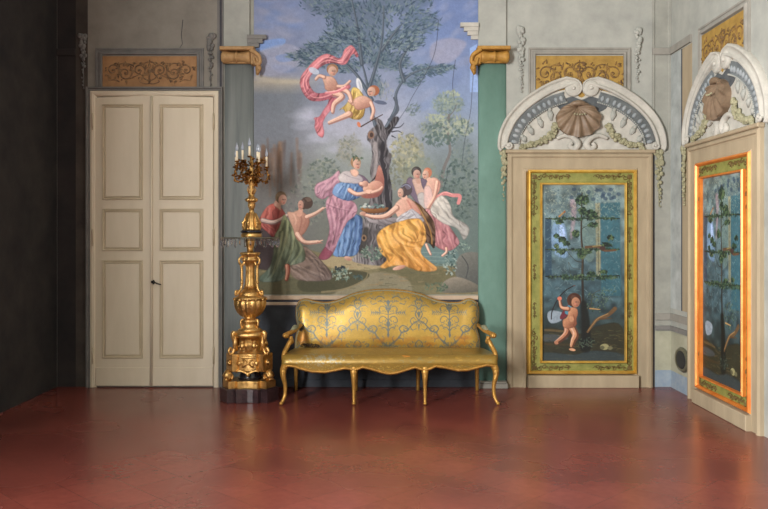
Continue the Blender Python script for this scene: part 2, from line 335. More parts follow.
    # ---- kneeling woman in yellow
    cv.T(355, 175, 5.095)
    B([(280, 128), (330, 150), (368, 190), (402, 240), (410, 300), (404, 372), (380, 350), (356, 335), (350, 270), (335, 220), (290, 180)], (128, 94, 60), 1.5, col2=(80, 60, 50), ang=30)
    cv.folds(60, 1.61, 0.31)
    cv.stroke([(310, 150), (350, 210), (385, 290), (392, 350)], 6, 8, (176, 130, 70), .7, clip=True)
    B([(214, 136), (250, 112), (286, 124), (318, 160), (338, 205), (300, 200), (234, 222), (212, 205), (200, 165)], SKIN, 1.5, col2=(176, 120, 106), ang=20)
    cv.stroke([(268, 130), (285, 160), (300, 190)], 8, 6, (176, 100, 90), .6, soft=1.2, clip=True)
    B([(218, 216), (285, 174), (300, 178), (344, 216), (342, 240), (222, 244)], (200, 198, 202), 1.5, col2=(150, 148, 156), ang=10)
    cv.folds(-20, 1.15, 0.19)
    for p in [[(225, 228), (280, 190)], [(290, 182), (320, 225)], [(240, 238), (300, 205)]]: cv.stroke(p, 5, 3, (124, 122, 134), .6, clip=True)
    B([(224, 238), (285, 222), (332, 226), (356, 268), (362, 330), (336, 380), (346, 412), (390, 448), (418, 474), (400, 490), (330, 490), (290, 478), (255, 466), (200, 462), (150, 476), (128, 466), (162, 430), (132, 400), (120, 365), (110, 318), (132, 280), (180, 252)], (222, 164, 78), 1.5, col2=(186, 124, 58), ang=50)
    cv.folds(55, 2.18, 0.31)
    dk, lt = (138, 86, 40), (246, 200, 112)
    for p in [[(205, 250), (190, 300), (230, 350), (300, 370)], [(215, 245), (225, 310), (290, 345), (350, 330)], [(150, 285), (160, 330), (200, 400), (260, 440)], [(230, 350), (260, 400), (330, 470)], [(300, 380), (340, 430), (400, 480)],
              [(120, 330), (150, 390), (190, 420), (150, 465)], [(240, 400), (280, 440), (300, 470)], [(320, 235), (345, 290), (335, 350)], [(270, 235), (320, 300), (300, 350)]]:
        cv.stroke(p, 11, 5, dk, .38, soft=1.2, clip=True); cv.stroke([(q[0]+12, q[1]-8) for q in p], 9, 4, lt, .38, soft=1.2, clip=True)
    cv.ell(270, 285, 38, 34, lt, .35, soft=5, clip=True); cv.ell(160, 330, 22, 40, lt, .35, soft=4, clip=True)
    limb(cv, [(212, 168), (160, 208), (100, 214), (46, 202)], 30, 13); cv.ell(40, 196, 16, 10, SKIN, col2=SKD)
    cv.ell(262, 74, 30, 32, (84, 74, 76)); cv.ell(270, 60, 16, 14, (112, 108, 124), .8); cv.ell(250, 112, 16, 14, SKIN)
    head(cv, 232, 92, 17, 27, -1, (84, 72, 72), .8, -.2)
    cv.stroke([(238, 60), (262, 48), (284, 62)], 6, 5, (132, 138, 166), .8)
    cv.ell(225, 472, 34, 10, SKIN, rot=-15, col2=SKD)
    cv.leaves(85, 400, 55, 38, 90, 2.4, [(100, 122, 110), (136, 152, 134), (66, 86, 78), (82, 104, 96)], w=.85)
    # ---- left pair
    cv.T(255, 180, 4.625)
    B([(28, 220), (60, 240), (94, 262), (90, 400), (24, 412), (0, 380), (0, 260)], (76, 66, 68), 2)
    B([(14, 200), (30, 160), (60, 120), (96, 108), (122, 130), (144, 165), (130, 200), (108, 235), (84, 264), (56, 240), (24, 215)], (192, 98, 86), 1.5, col2=(128, 60, 60), ang=40)
    cv.folds(80, 1.84, 0.22)
    for p in [[(60, 130), (50, 180), (60, 230)], [(110, 135), (100, 190), (84, 250)], [(40, 200), (80, 230)]]: cv.stroke(p, 8, 4, (110, 50, 52), .34, soft=.9, clip=True); cv.stroke([(q[0]+11, q[1]) for q in p], 7, 3, (218, 130, 112), .28, soft=.9, clip=True)
    limb(cv, [(38, 188), (92, 196), (152, 164)], 24, 13, (182, 158, 150), (118, 92, 92))
    B([(86, 112), (100, 92), (118, 104), (120, 140), (104, 130)], (186, 144, 126), 1.5)
    head(cv, 128, 92, 22, 27, 1, (114, 94, 72), -.35, -.45, (206, 160, 140), rot=10)
    B([(220, 306), (262, 328), (330, 398), (358, 440), (330, 466), (200, 462), (156, 414), (176, 388), (228, 368)], (138, 118, 106), 2, col2=(98, 84, 80), ang=30)
    cv.folds(40, 1.72, 0.22)
    for p in [[(240, 330), (300, 390), (340, 450)], [(190, 400), (250, 430), (310, 450)], [(250, 360), (290, 410), (300, 450)]]: cv.stroke(p, 8, 4, (70, 60, 60), .34, soft=.9, clip=True); cv.stroke([(q[0]+8, q[1]-8) for q in p], 7, 3, (170, 150, 134), .28, soft=.9, clip=True)
    B([(150, 150), (178, 148), (204, 138), (226, 150), (248, 172), (252, 200), (236, 236), (214, 262), (206, 284), (190, 276), (178, 236), (164, 196)], (204, 160, 138), 1.5, col2=(152, 106, 92), ang=30)
    cv.stroke([(205, 150), (216, 190), (200, 250)], 9, 6, (140, 92, 78), .5, soft=1.2, clip=True); cv.stroke([(232, 165), (236, 190), (224, 215)], 7, 4, (150, 100, 86), .45, soft=1.2, clip=True); cv.stroke([(180, 160), (190, 185), (186, 205)], 8, 5, (228, 190, 166), .5, soft=1.2, clip=True)
    B([(132, 162), (150, 176), (172, 215), (190, 268), (222, 306), (232, 366), (190, 390), (156, 398), (136, 440), (116, 466), (44, 472), (20, 454), (66, 404), (84, 340), (90, 262), (112, 220)], (128, 134, 96), 2, col2=(96, 112, 100), ang=90)
    cv.folds(105, 2.07, 0.25)
    for p in [[(140, 190), (130, 280), (90, 400), (60, 450)], [(160, 220), (165, 300), (120, 420)], [(190, 280), (200, 330), (150, 400)], [(115, 240), (100, 330), (70, 430)]]: cv.stroke(p, 10, 6, (72, 80, 66), .55, soft=1, clip=True); cv.stroke([(q[0]+13, q[1]) for q in p], 8, 5, (160, 164, 124), .45, soft=1, clip=True)
    limb(cv, [(240, 172), (282, 154), (318, 130)], 20, 9); cv.stroke([(314, 132), (328, 126)], 5, 3, SKIN)
    limb(cv, [(198, 252), (232, 288), (296, 286)], 26, 12); cv.stroke([(290, 286), (314, 278)], 8, 3, SKIN); cv.stroke([(290, 288), (312, 292)], 6, 3, SKD)
    cv.ell(240, 106, 28, 28, (82, 66, 60)); cv.ell(246, 90, 16, 10, (118, 98, 86), .7)
    cv.stroke([(214, 128), (206, 158)], 20, 24, (196, 148, 128))
    head(cv, 212, 116, 15, 24, -1, (82, 66, 60), .9, -.2, (200, 152, 134))
    limb(cv, [(150, 400), (152, 430), (146, 462)], 24, 12, (184, 116, 92), (120, 62, 52))
    # ---- cherubs
    cv.T(300, 35, 4.622)
    pk, pkd, pkl = (206, 122, 130), (136, 70, 88), (234, 172, 172)
    B([(240, 48), (206, 68), (194, 98), (178, 108), (148, 94), (118, 88), (78, 108), (38, 148), (8, 186), (0, 226), (14, 268), (46, 302), (92, 306), (142, 294), (192, 264), (232, 246), (222, 226), (165, 246), (118, 266), (76, 268), (52, 246), (42, 215), (54, 184), (88, 154), (122, 134), (162, 132), (192, 138), (216, 132), (236, 98), (250, 88), (260, 104), (270, 92)], pk, 1.5, col2=(168, 92, 106), ang=60)
    cv.folds(130, 1.38, 0.31, 7)
    for q_ in ([(240, 56), (208, 90), (186, 120), (120, 104), (60, 150), (18, 200), (24, 256), (60, 288), (120, 284), (200, 246)], [(230, 72), (204, 112), (184, 128), (124, 118), (72, 150), (32, 196), (32, 236), (56, 262)]):
        cv.stroke(q_, 5, 6, pkl, .6, soft=.8, clip=True); cv.stroke([(x_+7, y_+6) for x_, y_ in q_], 4, 5, pkd, .5, soft=.7, clip=True)
    B([(138, 290), (176, 292), (168, 320), (140, 352), (118, 380), (106, 410), (112, 450), (104, 474), (82, 462), (68, 428), (70, 398), (64, 384), (90, 376), (106, 350), (128, 318)], (178, 96, 112), 1.5, col2=pk, ang=120)
    cv.folds(115, 1.38, 0.31)
    cv.ell(64, 166, 26, 14, (176, 186, 204), .9, rot=25)
    cv.ell(274, 232, 12, 34, (206, 208, 214), .95, rot=-15); cv.ell(278, 236, 5, 26, (160, 168, 184), .7, rot=-15)
    cv.ell(372, 312, 30, 9, (88, 98, 122), .95, rot=10)
    B([(240, 248), (262, 244), (282, 262), (300, 300), (296, 368), (268, 392), (226, 380), (200, 344), (180, 348), (220, 310)], (214, 184, 100), 1.5, col2=(164, 130, 66), ang=60)
    cv.folds(100, 1.26, 0.25)
    for p in [[(250, 270), (240, 330), (220, 370)], [(280, 300), (270, 350), (250, 380)]]: cv.stroke(p, 8, 5, (136, 104, 56), .6, clip=True); cv.stroke([(q[0]+12, q[1]) for q in p], 6, 4, (240, 216, 140), .6, clip=True)
    limb(cv, [(228, 366), (190, 384), (136, 408)], 30, 13); limb(cv, [(262, 300), (250, 320), (228, 306)], 18, 12)
    B([(246, 304), (268, 286), (292, 280), (318, 290), (334, 306), (326, 330), (300, 340), (276, 348), (254, 340)], SKIN, 1.5, col2=SKD, ang=70)
    limb(cv, [(328, 314), (340, 350), (330, 388)], 18, 12)
    head(cv, 330, 262, 22, 24, -1, (158, 96, 68), .5, -.2)
    cv.stroke([(382, 368), (330, 396), (282, 424)], 4, 6, (74, 56, 52)); cv.ell(272, 414, 8, 13, (202, 120, 86), rot=-20)
    B([(104, 200), (122, 190), (148, 192), (166, 208), (176, 236), (164, 258), (138, 262), (116, 250), (112, 226)], SKIN, 1.5, col2=SKD, ang=60)
    limb(cv, [(112, 196), (90, 190), (74, 206)], 18, 11); limb(cv, [(176, 238), (206, 236), (232, 214)], 16, 10)
    limb(cv, [(162, 270), (196, 286), (160, 320), (152, 358)], 30, 14); limb(cv, [(200, 252), (226, 270), (240, 312)], 28, 12)
    cv.stroke([(120, 268), (170, 262), (216, 240)], 12, 14, pk); cv.stroke([(120, 264), (170, 258), (210, 238)], 4, 4, pkl)
    head(cv, 150, 168, 23, 25, 1, (150, 112, 84), 0, -.35)
    cv.T()
    # cracks, worn cleaner patch
    B([(470, 48), (477, 44), (479, 92), (470, 92)], (136, 164, 214), 1, sm=False, a=.8)
    for p in [[(439, 20), (437, 42), (433, 58), (424, 76), (412, 98), (406, 108), (396, 124), (388, 136), (380, 148)], [(474, 60), (472, 92), (470, 112), (466, 132), (464, 148), (462, 166)], [(456, 60), (453, 84), (455, 100)], [(448, 168), (446, 178), (443, 190)]]:
        q = [(x+cv.rng.uniform(-.8, .8), y) for x, y in p]
        cv.stroke(q, .7, .5, (58, 62, 72), .62, soft=.35)
    cv.a = np.clip((cv.a-.45)*1.16+.465, 0, 1); cv.finish(.08, .84)
    return cv

def cupid_panel(cupid=True):
    cv = Canvas(541, 184, 625, 361, 4.0, (58, 78, 84), 11 if cupid else 12)
    B = cv.poly
    gx, gy = np.meshgrid(cv.xs, cv.ys)
    def lerp(xs, cs): return np.stack([np.interp(gy, xs, [c[i] for c in cs]) for i in range(3)], -1)/255
    cv.a = lerp([184, 200, 240, 290, 320, 345, 361], [(104, 118, 116), (92, 110, 112), (84, 104, 110), (60, 82, 90), (52, 66, 68), (46, 54, 48), (44, 58, 62)]).astype(np.float32)
    cv.a[:] *= (1+.5*(cv.noise((cv.H, cv.W), 22)-.5)[..., None])
    cv.T(536, 180, 5.362)
    B([(340, 125), (445, 120), (450, 620), (345, 620)], (52, 92, 104), 6, sm=False, a=.85)
    B([(312, 125), (338, 122), (342, 520), (318, 520)], (132, 128, 100), 4, sm=False, a=.8)
    cv.stroke([(328, 140), (330, 500)], 5, 5, (84, 84, 66), .7)
    B([(45, 210), (78, 205), (80, 520), (45, 520)], (42, 66, 84), 4, sm=False, a=.85)
    B([(84, 240), (150, 240), (168, 380), (150, 420), (84, 380)], (108, 138, 176), 18, a=.7)
    B([(120, 245), (145, 250), (155, 320), (125, 330)], (150, 170, 210), 14, a=.8)
    B([(176, 110), (205, 110), (212, 180), (190, 310), (178, 300), (184, 190)], (168, 128, 138), 14, a=.5)
    B([(230, 60), (300, 60), (312, 400), (250, 400)], (96, 116, 108), 10, a=.6)
    for i in range(700):
        x, y = cv.rng.uniform(45, 445), cv.rng.uniform(40, 200)
        cv.stroke([(x, y), (x+cv.rng.uniform(-12, 12), y+cv.rng.uniform(-12, 12))], 4, 2, cv.rng.choice([(136, 148, 134), (70, 92, 98), (160, 164, 142), (50, 74, 86)]), .45, soft=.2)
    for i in range(16): cv.ell(cv.rng.uniform(170, 440), cv.rng.uniform(50, 110), 12, 10, (48, 66, 86), .6, soft=.6)
    for i in range(900):
        x, y = cv.rng.uniform(48, 440), cv.rng.uniform(190, 640)
        cv.stroke([(x, y), (x+cv.rng.uniform(-16, 16), y+cv.rng.uniform(-16, 16))], 4, 2, cv.rng.choice([(120, 140, 140), (60, 84, 94), (70, 96, 100)]), .4, soft=.3)
    # ground
    cv.T(536, 270, 5.362)
    B([(40, 318), (150, 322), (240, 340), (320, 300), (450, 296), (450, 500), (40, 500)], (52, 52, 40), 6)
    B([(40, 342), (150, 350), (160, 372), (40, 382)], (70, 76, 80), 6, a=.8)
    for i in range(120):
        x, y = cv.rng.uniform(45, 445), cv.rng.uniform(310, 475)
        cv.stroke([(x, y), (x+cv.rng.uniform(10, 40), y+cv.rng.uniform(-8, 8))], 5, 2, cv.rng.choice([(84, 80, 54), (40, 44, 36), (104, 92, 62), (58, 66, 52)]), .55)
    B([(45, 440), (200, 450), (300, 430), (450, 446), (450, 490), (45, 490)], (52, 66, 74), 5, a=.7)
    cv.stroke([(45, 320), (140, 326), (170, 330)], 12, 8, (92, 78, 54), .9); cv.stroke([(45, 395), (120, 398), (240, 396)], 12, 10, (66, 58, 40), .9)
    cv.ell(362, 410, 24, 16, (132, 128, 92)); cv.ell(350, 414, 12, 10, (88, 88, 66)); cv.ell(392, 416, 14, 10, (98, 96, 72))
    B([(60, 225), (90, 215), (140, 230), (130, 270), (80, 285), (58, 260)], (128, 140, 152), 2, a=.9)
    # trellis & tree
    cv.T(536, 180, 5.362)
    lf = [(48, 72, 54), (34, 54, 46), (64, 86, 62), (88, 104, 74), (28, 42, 40)]
    cv.stroke([(242, 70), (240, 200), (238, 300), (246, 400), (244, 520), (250, 700), (256, 880)], 6, 15, (48, 44, 40), wm=11)
    cv.stroke([(239, 200), (236, 300), (243, 400), (241, 520)], 2, 4, (104, 92, 72), .7)
    for y in (207, 372): cv.stroke([(48, y), (140, y+3), (300, y-2), (442, y)], 6, 5, (40, 46, 42)); cv.leaves(250, y, 190, 8, 110, 2.0, lf, w=.95)
    cv.stroke([(48, 516), (250, 520), (440, 512)], 7, 6, (34, 40, 38)); cv.leaves(250, 520, 195, 14, 220, 2.0, lf, w=.95)
    cv.stroke([(240, 262), (275, 244), (318, 240)], 3, 2, (52, 50, 40)); cv.stroke([(242, 440), (205, 430), (160, 380)], 4, 2, (52, 50, 40)); cv.stroke([(245, 480), (190, 470), (170, 440), (180, 500)], 3, 2, (60, 62, 56), .8)
    for (x, y, rx, ry, n) in [(243, 108, 34, 26, 26), (243, 165, 18, 20, 12), (290, 185, 30, 24, 26), (300, 240, 26, 10, 12), (120, 225, 20, 10, 10), (210, 290, 18, 18, 14), (105, 300, 12, 8, 6), (138, 318, 18, 12, 12), (160, 340, 16, 10, 8), (104, 355, 10, 8, 6), (240, 395, 20, 24, 22), (270, 385, 26, 10, 14), (395, 310, 16, 10, 8), (372, 345, 24, 14, 8), (130, 385, 20, 10, 10), (360, 492, 16, 6, 8), (290, 500, 20, 8, 10)]:
        cv.leaves(x, y, rx, ry, n*3, 2.3, lf+[(76, 96, 66), (30, 46, 42)], w=1.05, a=1)
    cv.stroke([(120, 196), (140, 178), (150, 166)], 9, 5, (150, 110, 66)); cv.ell(148, 172, 6, 5, (126, 80, 52))
    cv.stroke([(262, 360), (330, 358), (362, 378), (420, 376)], 14, 10, (92, 70, 52)); cv.ell(352, 366, 16, 12, (70, 52, 48)); cv.stroke([(300, 356), (345, 350)], 6, 4, (128, 116, 72))
    cv.T(536, 270, 5.362)
    cv.stroke([(250, 180), (262, 300), (260, 410)], 34, 60, (30, 34, 32), .9, soft=2)
    cv.leaves(265, 385, 50, 30, 90, 1.6, [(38, 50, 46), (56, 72, 64), (80, 92, 78), (26, 34, 34)], w=.9)
    cv.leaves(320, 170, 60, 60, 60, 1.7, [(60, 82, 66), (40, 58, 56), (88, 106, 84)], w=.9)
    cv.leaves(385, 120, 40, 60, 30, 1.7, [(60, 82, 76), (88, 106, 94)], w=.9)
    cv.stroke([(272, 330), (300, 290), (326, 262), (380, 240), (418, 206)], 12, 22, (98, 76, 52)); cv.stroke([(276, 322), (304, 284), (330, 256), (380, 233)], 4, 5, (146, 116, 76), .8)
    cv.stroke([(336, 262), (400, 258)], 8, 3, (84, 64, 44)); cv.stroke([(268, 208), (290, 180), (300, 130), (340, 105)], 3, 2, (74, 64, 48)); cv.stroke([(285, 205), (338, 210)], 8, 4, (168, 128, 76), .9)
    if cupid:
        cv.dim = .86
        cv.stroke([(196, 84), (150, 112), (110, 160), (82, 220), (78, 262)], 5, 5, (44, 34, 34)); cv.stroke([(196, 84), (205, 82)], 4, 3, (120, 60, 48))
        B([(160, 190), (185, 180), (200, 200), (210, 260), (206, 295), (190, 280), (186, 230), (140, 262), (124, 250)], (116, 50, 62), 2)
        B([(160, 195), (182, 184), (190, 210), (176, 238), (150, 230)], (76, 138, 160), 1.5)
        limb(cv, [(160, 280), (160, 340), (104, 392)], 44, 14, (184, 124, 92), (104, 62, 48)); limb(cv, [(176, 290), (206, 345), (196, 380), (188, 412)], 44, 14, (204, 146, 108), (116, 70, 52))
        B([(176, 202), (212, 204), (220, 232), (212, 262), (214, 290), (196, 306), (160, 312), (140, 298), (142, 272), (164, 246)], (206, 150, 112), 1.5, col2=(132, 80, 60), ang=35)
        limb(cv, [(168, 208), (134, 200), (124, 160)], 24, 12, (198, 138, 104), (116, 68, 52)); cv.ell(122, 152, 12, 11, (206, 118, 96))
        cv.stroke([(196, 240), (204, 270), (196, 296)], 7, 4, (120, 72, 54), .5, soft=.5); cv.ell(186, 262, 12, 16, (222, 170, 132), .5, soft=.8)
        cv.ell(190, 425, 18, 7, (214, 158, 122), rot=10); cv.ell(106, 390, 10, 7, (190, 130, 100))
        cv.ell(200, 160, 38, 38, (92, 58, 42)); head(cv, 208, 172, 26, 30, 1, (84, 52, 38), -.15, -.5, (200, 142, 110)); cv.dim = 1.0
    cv.T(); cv.a = np.clip((cv.a-.2)*1.35+.17, 0, 1); cv.finish(.14, .85)
    return cv
GOLD = (182, 148, 68); BLU = (104, 110, 106)
def damask_motif(cv, cx, c):
    S = lambda pts, a, b, c: cv.stroke(pts, a*1.0, b*.95, c, .88, soft=.25)
    for s in (-1, 1):
        m = lambda pts: [(cx+s*p[0], p[1]) for p in pts]
        S(m([(0, 300), (0, 336)]), .8, 1.6, c)
        S(m([(0, 312), (3, 307), (7, 306), (9, 309), (7, 311)]), .9, .7, c)
        S(m([(0, 320), (4, 316), (8, 317), (9, 321), (6, 322), (5, 320)]), 1.1, .7, c)
        S(m([(0, 330), (3, 327), (7, 326), (8, 323)]), 1.2, .6, c)
        S(m([(0, 305), (2.2, 301), (5, 302), (8, 300)]), 1.2, .6, c)
        S(m([(1, 308), (4, 303)]), 1.4, .5, c); S(m([(1, 314), (10, 312), (17, 312)]), .7, .5, c)
        for k in range(5): S(m([(8+2*k, 312), (9.5+2*k, 309.5+(k % 2))]), .9, .5, c); S(m([(8+2*k, 312.5), (9.5+2*k, 314.8)]), .9, .5, c)
        # ogee lattice
        S(m([(1, 345), (6, 341), (10, 337), (13, 332), (11, 328), (14, 325), (18, 326), (20, 329), (17, 331), (15, 329)]), 1.8, .9, c)
        S(m([(13, 332), (18, 330), (22, 326), (26, 322), (30.5, 320)]), 1.5, 1.1, c)
        S(m([(22, 326), (24, 329), (28, 328)]), 1.1, .6, c); S(m([(24, 324), (22, 320), (25, 317), (27, 319)]), 1.1, .6, c)
        S(m([(30.5, 320), (27, 314), (29, 308), (24, 305), (20, 307)]), 1.3, .7, c); S(m([(30.5, 317), (28, 311), (23, 311)]), 1.0, .5, c)
        S(m([(30.5, 309), (27, 303), (29, 298), (24, 296)]), 1.2, .7, c); S(m([(30, 324), (30.5, 330)]), 1.2, .5, c)
        S(m([(6, 341), (4, 337), (6, 335)]), 1.1, .6, c); S(m([(10, 337), (14, 338), (15, 341)]), 1.1, .6, c); S(m([(0, 347), (5, 347), (8, 345), (11, 348)]), 1.6, .8, c)
        S(m([(30.5, 347), (27, 345), (28, 341), (30.5, 339)]), 1.3, .7, c); S(m([(22, 347), (19, 344), (22, 342)]), 1.2, .5, c)
        S(m([(4, 298), (9, 296), (14, 299), (19, 297)]), 1.3, .7, c); S(m([(12, 303), (16, 304), (18, 301)]), 1.1, .5, c)
    r_ = random.Random(9)
    for (mx, my, rx, ry, n) in ((0, 309, 9, 5, 16), (0, 325, 9, 6, 18), (15, 333, 5, 5, 10), (20, 328, 6, 4, 10), (30.5, 304, 7, 6, 16), (30.5, 322, 5, 5, 10), (12, 300, 10, 3, 12), (0, 342, 8, 4, 12), (30.5, 343, 9, 4, 14)):
        for _ in range(n):
            q = r_.uniform(0, 6.28); w = r_.random()**.5; x = mx+rx*w*math.cos(q); y = my+ry*w*math.sin(q); e = r_.uniform(0, 6.28)
            for s in (-1, 1): cv.stroke([(cx+s*x, y), (cx+s*(x+1.3*math.cos(e)), y+1.3*math.sin(e))], .9, .35, c, .75, soft=.25)
    cv.ell(cx, 302, 1.5, 2.2, c); cv.ell(cx, 323, 1.7, 2.8, c); cv.ell(cx, 334, 1.2, 1.8, c); cv.ell(cx+30.5, 313, 1.3, 2, c)
def damask_back():
    cv = Canvas(294, 288, 482, 352, 3.6, GOLD, 5)
    cv.a *= (1+.16*(cv.noise((cv.H, cv.W), 50)-.5)[..., None])
    for i in range(900):
        x, y = cv.rng.uniform(295, 481), cv.rng.uniform(289, 351)
        cv.stroke([(x, y), (x+cv.rng.uniform(-1.5, 1.5), y+cv.rng.uniform(-1.5, 1.5))], .8, .4, cv.rng.choice([(178, 146, 74), (150, 128, 72), (214, 178, 90)]), .35)
    for x in np.arange(298, 480, 5.2):
        for sy in (0, 1): cv.stroke([(x, 348-sy), (x+2, 344.5-sy), (x+4, 347.5-sy)], 1.1, .5, (138, 138, 112), .6)
    for cx in (266, 327, 388, 449, 510): damask_motif(cv, cx, BLU)
    gx, gy = np.meshgrid(cv.xs, cv.ys)
    # worn, browner silk low down and at the left arm
    cv.ell(303, 337, 6, 7, (150, 82, 30), .45, soft=4); cv.ell(301, 327, 2.6, 3.4, (24, 18, 20), .95, soft=1)
    for i in range(26): cv.ell(cv.rng.uniform(298, 475), cv.rng.uniform(335, 346), cv.rng.uniform(3, 8), 2.2, (178, 112, 40), .35, soft=2)
    for i in range(120): cv.stroke([(x := cv.rng.uniform(296, 345), y := cv.rng.uniform(303, 350)), (x+cv.rng.uniform(-2, 2), y+cv.rng.uniform(-2, 2))], 1.1, .5, (150, 142, 108), .6)
    for i in range(90): cv.stroke([(x := cv.rng.uniform(340, 430), y := cv.rng.uniform(289, 297)), (x+cv.rng.uniform(-2, 2), y+1)], 1.2, .5, (140, 138, 112), .6)
    cv.finish(.07); return cv
def damask_seat():
    # x as the photo, y 0..40 = depth from the back, 40..64 = down the front
    cv = Canvas(276, 0, 502, 66, 2.6, (152, 122, 56), 8)
    for i in range(420):
        x, y = cv.rng.uniform(278, 500), cv.rng.uniform(0, 64)
        cv.stroke([(x, y), (x+cv.rng.uniform(-4, 4), y+cv.rng.uniform(-2, 2)), (x+cv.rng.uniform(-5, 5), y+cv.rng.uniform(-3, 3))], 1.2, .6, cv.rng.choice([(150, 140, 92), (138, 138, 110), (150, 118, 46), (196, 158, 72)]), .45)
    for i in range(150):
        x, y = cv.rng.gauss(320, 12), cv.rng.gauss(47, 5)
        cv.stroke([(x, y), (x+cv.rng.uniform(-2, 2), y+cv.rng.uniform(-2, 2))], 1.6, .7, (158, 156, 140), .6)
    for i in range(500):
        x, y = cv.rng.uniform(278, 500), cv.rng.uniform(57, 66)
        cv.stroke([(x, y), (x+cv.rng.uniform(-1.5, 1.5), y+cv.rng.uniform(-1.5, 1.5))], 1.0, .5, cv.rng.choice([(140, 122, 66), (214, 180, 90), (120, 104, 58)]), .6)
    cv.stroke([(403, 44), (410, 45), (404, 46)], 1.6, .8, (226, 150, 60), .9); cv.stroke([(455, 14), (456, 30), (455, 42)], 1, .6, (120, 96, 50), .8)
    cv.finish(.09); return cv
import bpy, bmesh
from mathutils import Vector, Matrix
PI = math.pi
COL = bpy.context.scene.collection
R_ = random.Random(7)
K = 101.25                                   # photo pixels per metre on the back wall
def WX(px): return (px-384)/K
def WZ(py): return 1.5+(235-py)/K
def DP(px, py, Y):                           # photo position of a point standing Y metres before the wall
    s = 810/(8+Y); return ((px-384)/s, Y, 1.5+(235-py)/s)
def lin(c):
    return tuple((v/255/12.92 if v <= 10 else ((v/255+.055)/1.055)**2.4) for v in c)+(1,)

# ---------------------------------------------------------------- materials
def mat(name, c1, c2=None, rough=.7, metal=0, scale=6, bump=.1, bscale=60, amt=.5, c3=None, coat=0, rvar=0, stretch=None):
    m = bpy.data.materials.new(name); m.use_nodes = True; nt = m.node_tree; N = nt.nodes; L = nt.links
    bs = N['Principled BSDF']; bs.inputs['Roughness'].default_value = rough; bs.inputs['Metallic'].default_value = metal
    if coat: bs.inputs['Coat Weight'].default_value = coat; bs.inputs['Coat Roughness'].default_value = .15
    tc = N.new('ShaderNodeTexCoord'); vec = tc.outputs['Object']
    if stretch:
        mp = N.new('ShaderNodeMapping'); mp.inputs['Scale'].default_value = stretch; L.new(vec, mp.inputs['Vector']); vec = mp.outputs[0]
    n = N.new('ShaderNodeTexNoise'); n.inputs['Scale'].default_value = scale; n.inputs['Detail'].default_value = 8; n.inputs['Roughness'].default_value = .62
    L.new(vec, n.inputs['Vector'])
    cr = N.new('ShaderNodeValToRGB'); e = cr.color_ramp.elements
    e[0].position = .5-amt*.35; e[1].position = .5+amt*.35
    e[0].color = lin(c1); e[1].color = lin(c2 or tuple(min(255, v*1.12) for v in c1))
    if c3: x = e.new(.66); x.color = lin(c3)
    L.new(n.outputs['Fac'], cr.inputs[0]); L.new(cr.outputs[0], bs.inputs['Base Color'])
    if rvar:
        mr = N.new('ShaderNodeMapRange'); mr.inputs['To Min'].default_value = max(.02, rough-rvar); mr.inputs['To Max'].default_value = rough+rvar
        L.new(n.outputs['Fac'], mr.inputs['Value']); L.new(mr.outputs[0], bs.inputs['Roughness'])
    if bump:
        b = N.new('ShaderNodeBump'); b.inputs['Strength'].default_value = bump; b.inputs['Distance'].default_value = .01
        n2 = N.new('ShaderNodeTexNoise'); n2.inputs['Scale'].default_value = bscale; n2.inputs['Detail'].default_value = 6
        L.new(vec, n2.inputs['Vector']); L.new(n2.outputs['Fac'], b.inputs['Height']); L.new(b.outputs[0], bs.inputs['Normal'])
    return m
def paint_mat(name, rough=.85, metal=0, bump=.08, bscale=90, sheen=0, coat=0):
    m = bpy.data.materials.new(name); m.use_nodes = True; nt = m.node_tree; N = nt.nodes; L = nt.links
    bs = N['Principled BSDF']; bs.inputs['Roughness'].default_value = rough; bs.inputs['Metallic'].default_value = metal
    bs.inputs['Sheen Weight'].default_value = sheen
    if coat: bs.inputs['Coat Weight'].default_value = coat; bs.inputs['Coat Roughness'].default_value = .2
    at = N.new('ShaderNodeAttribute'); at.attribute_name = 'pigment'
    L.new(at.outputs['Color'], bs.inputs['Base Color'])
    tc = N.new('ShaderNodeTexCoord'); n2 = N.new('ShaderNodeTexNoise'); n2.inputs['Scale'].default_value = bscale; n2.inputs['Detail'].default_value = 6
    b = N.new('ShaderNodeBump'); b.inputs['Strength'].default_value = bump; b.inputs['Distance'].default_value = .01
    L.new(tc.outputs['Object'], n2.inputs['Vector']); L.new(n2.outputs['Fac'], b.inputs['Height']); L.new(b.outputs[0], bs.inputs['Normal'])
    return m
def glass_mat(name, col=(235, 240, 240), rough=.03, ior=1.45):
    m = bpy.data.materials.new(name); m.use_nodes = True; N = m.node_tree.nodes; L = m.node_tree.links
    bs = N['Principled BSDF']; bs.inputs['Base Color'].default_value = lin(col); bs.inputs['Roughness'].default_value = rough
    bs.inputs['Transmission Weight'].default_value = 1; bs.inputs['IOR'].default_value = ior
    n = N.new('ShaderNodeTexNoise'); n.inputs['Scale'].default_value = 40
    b = N.new('ShaderNodeBump'); b.inputs['Strength'].default_value = .05; L.new(n.outputs['Fac'], b.inputs['Height']); L.new(b.outputs[0], bs.inputs['Normal'])
    return m
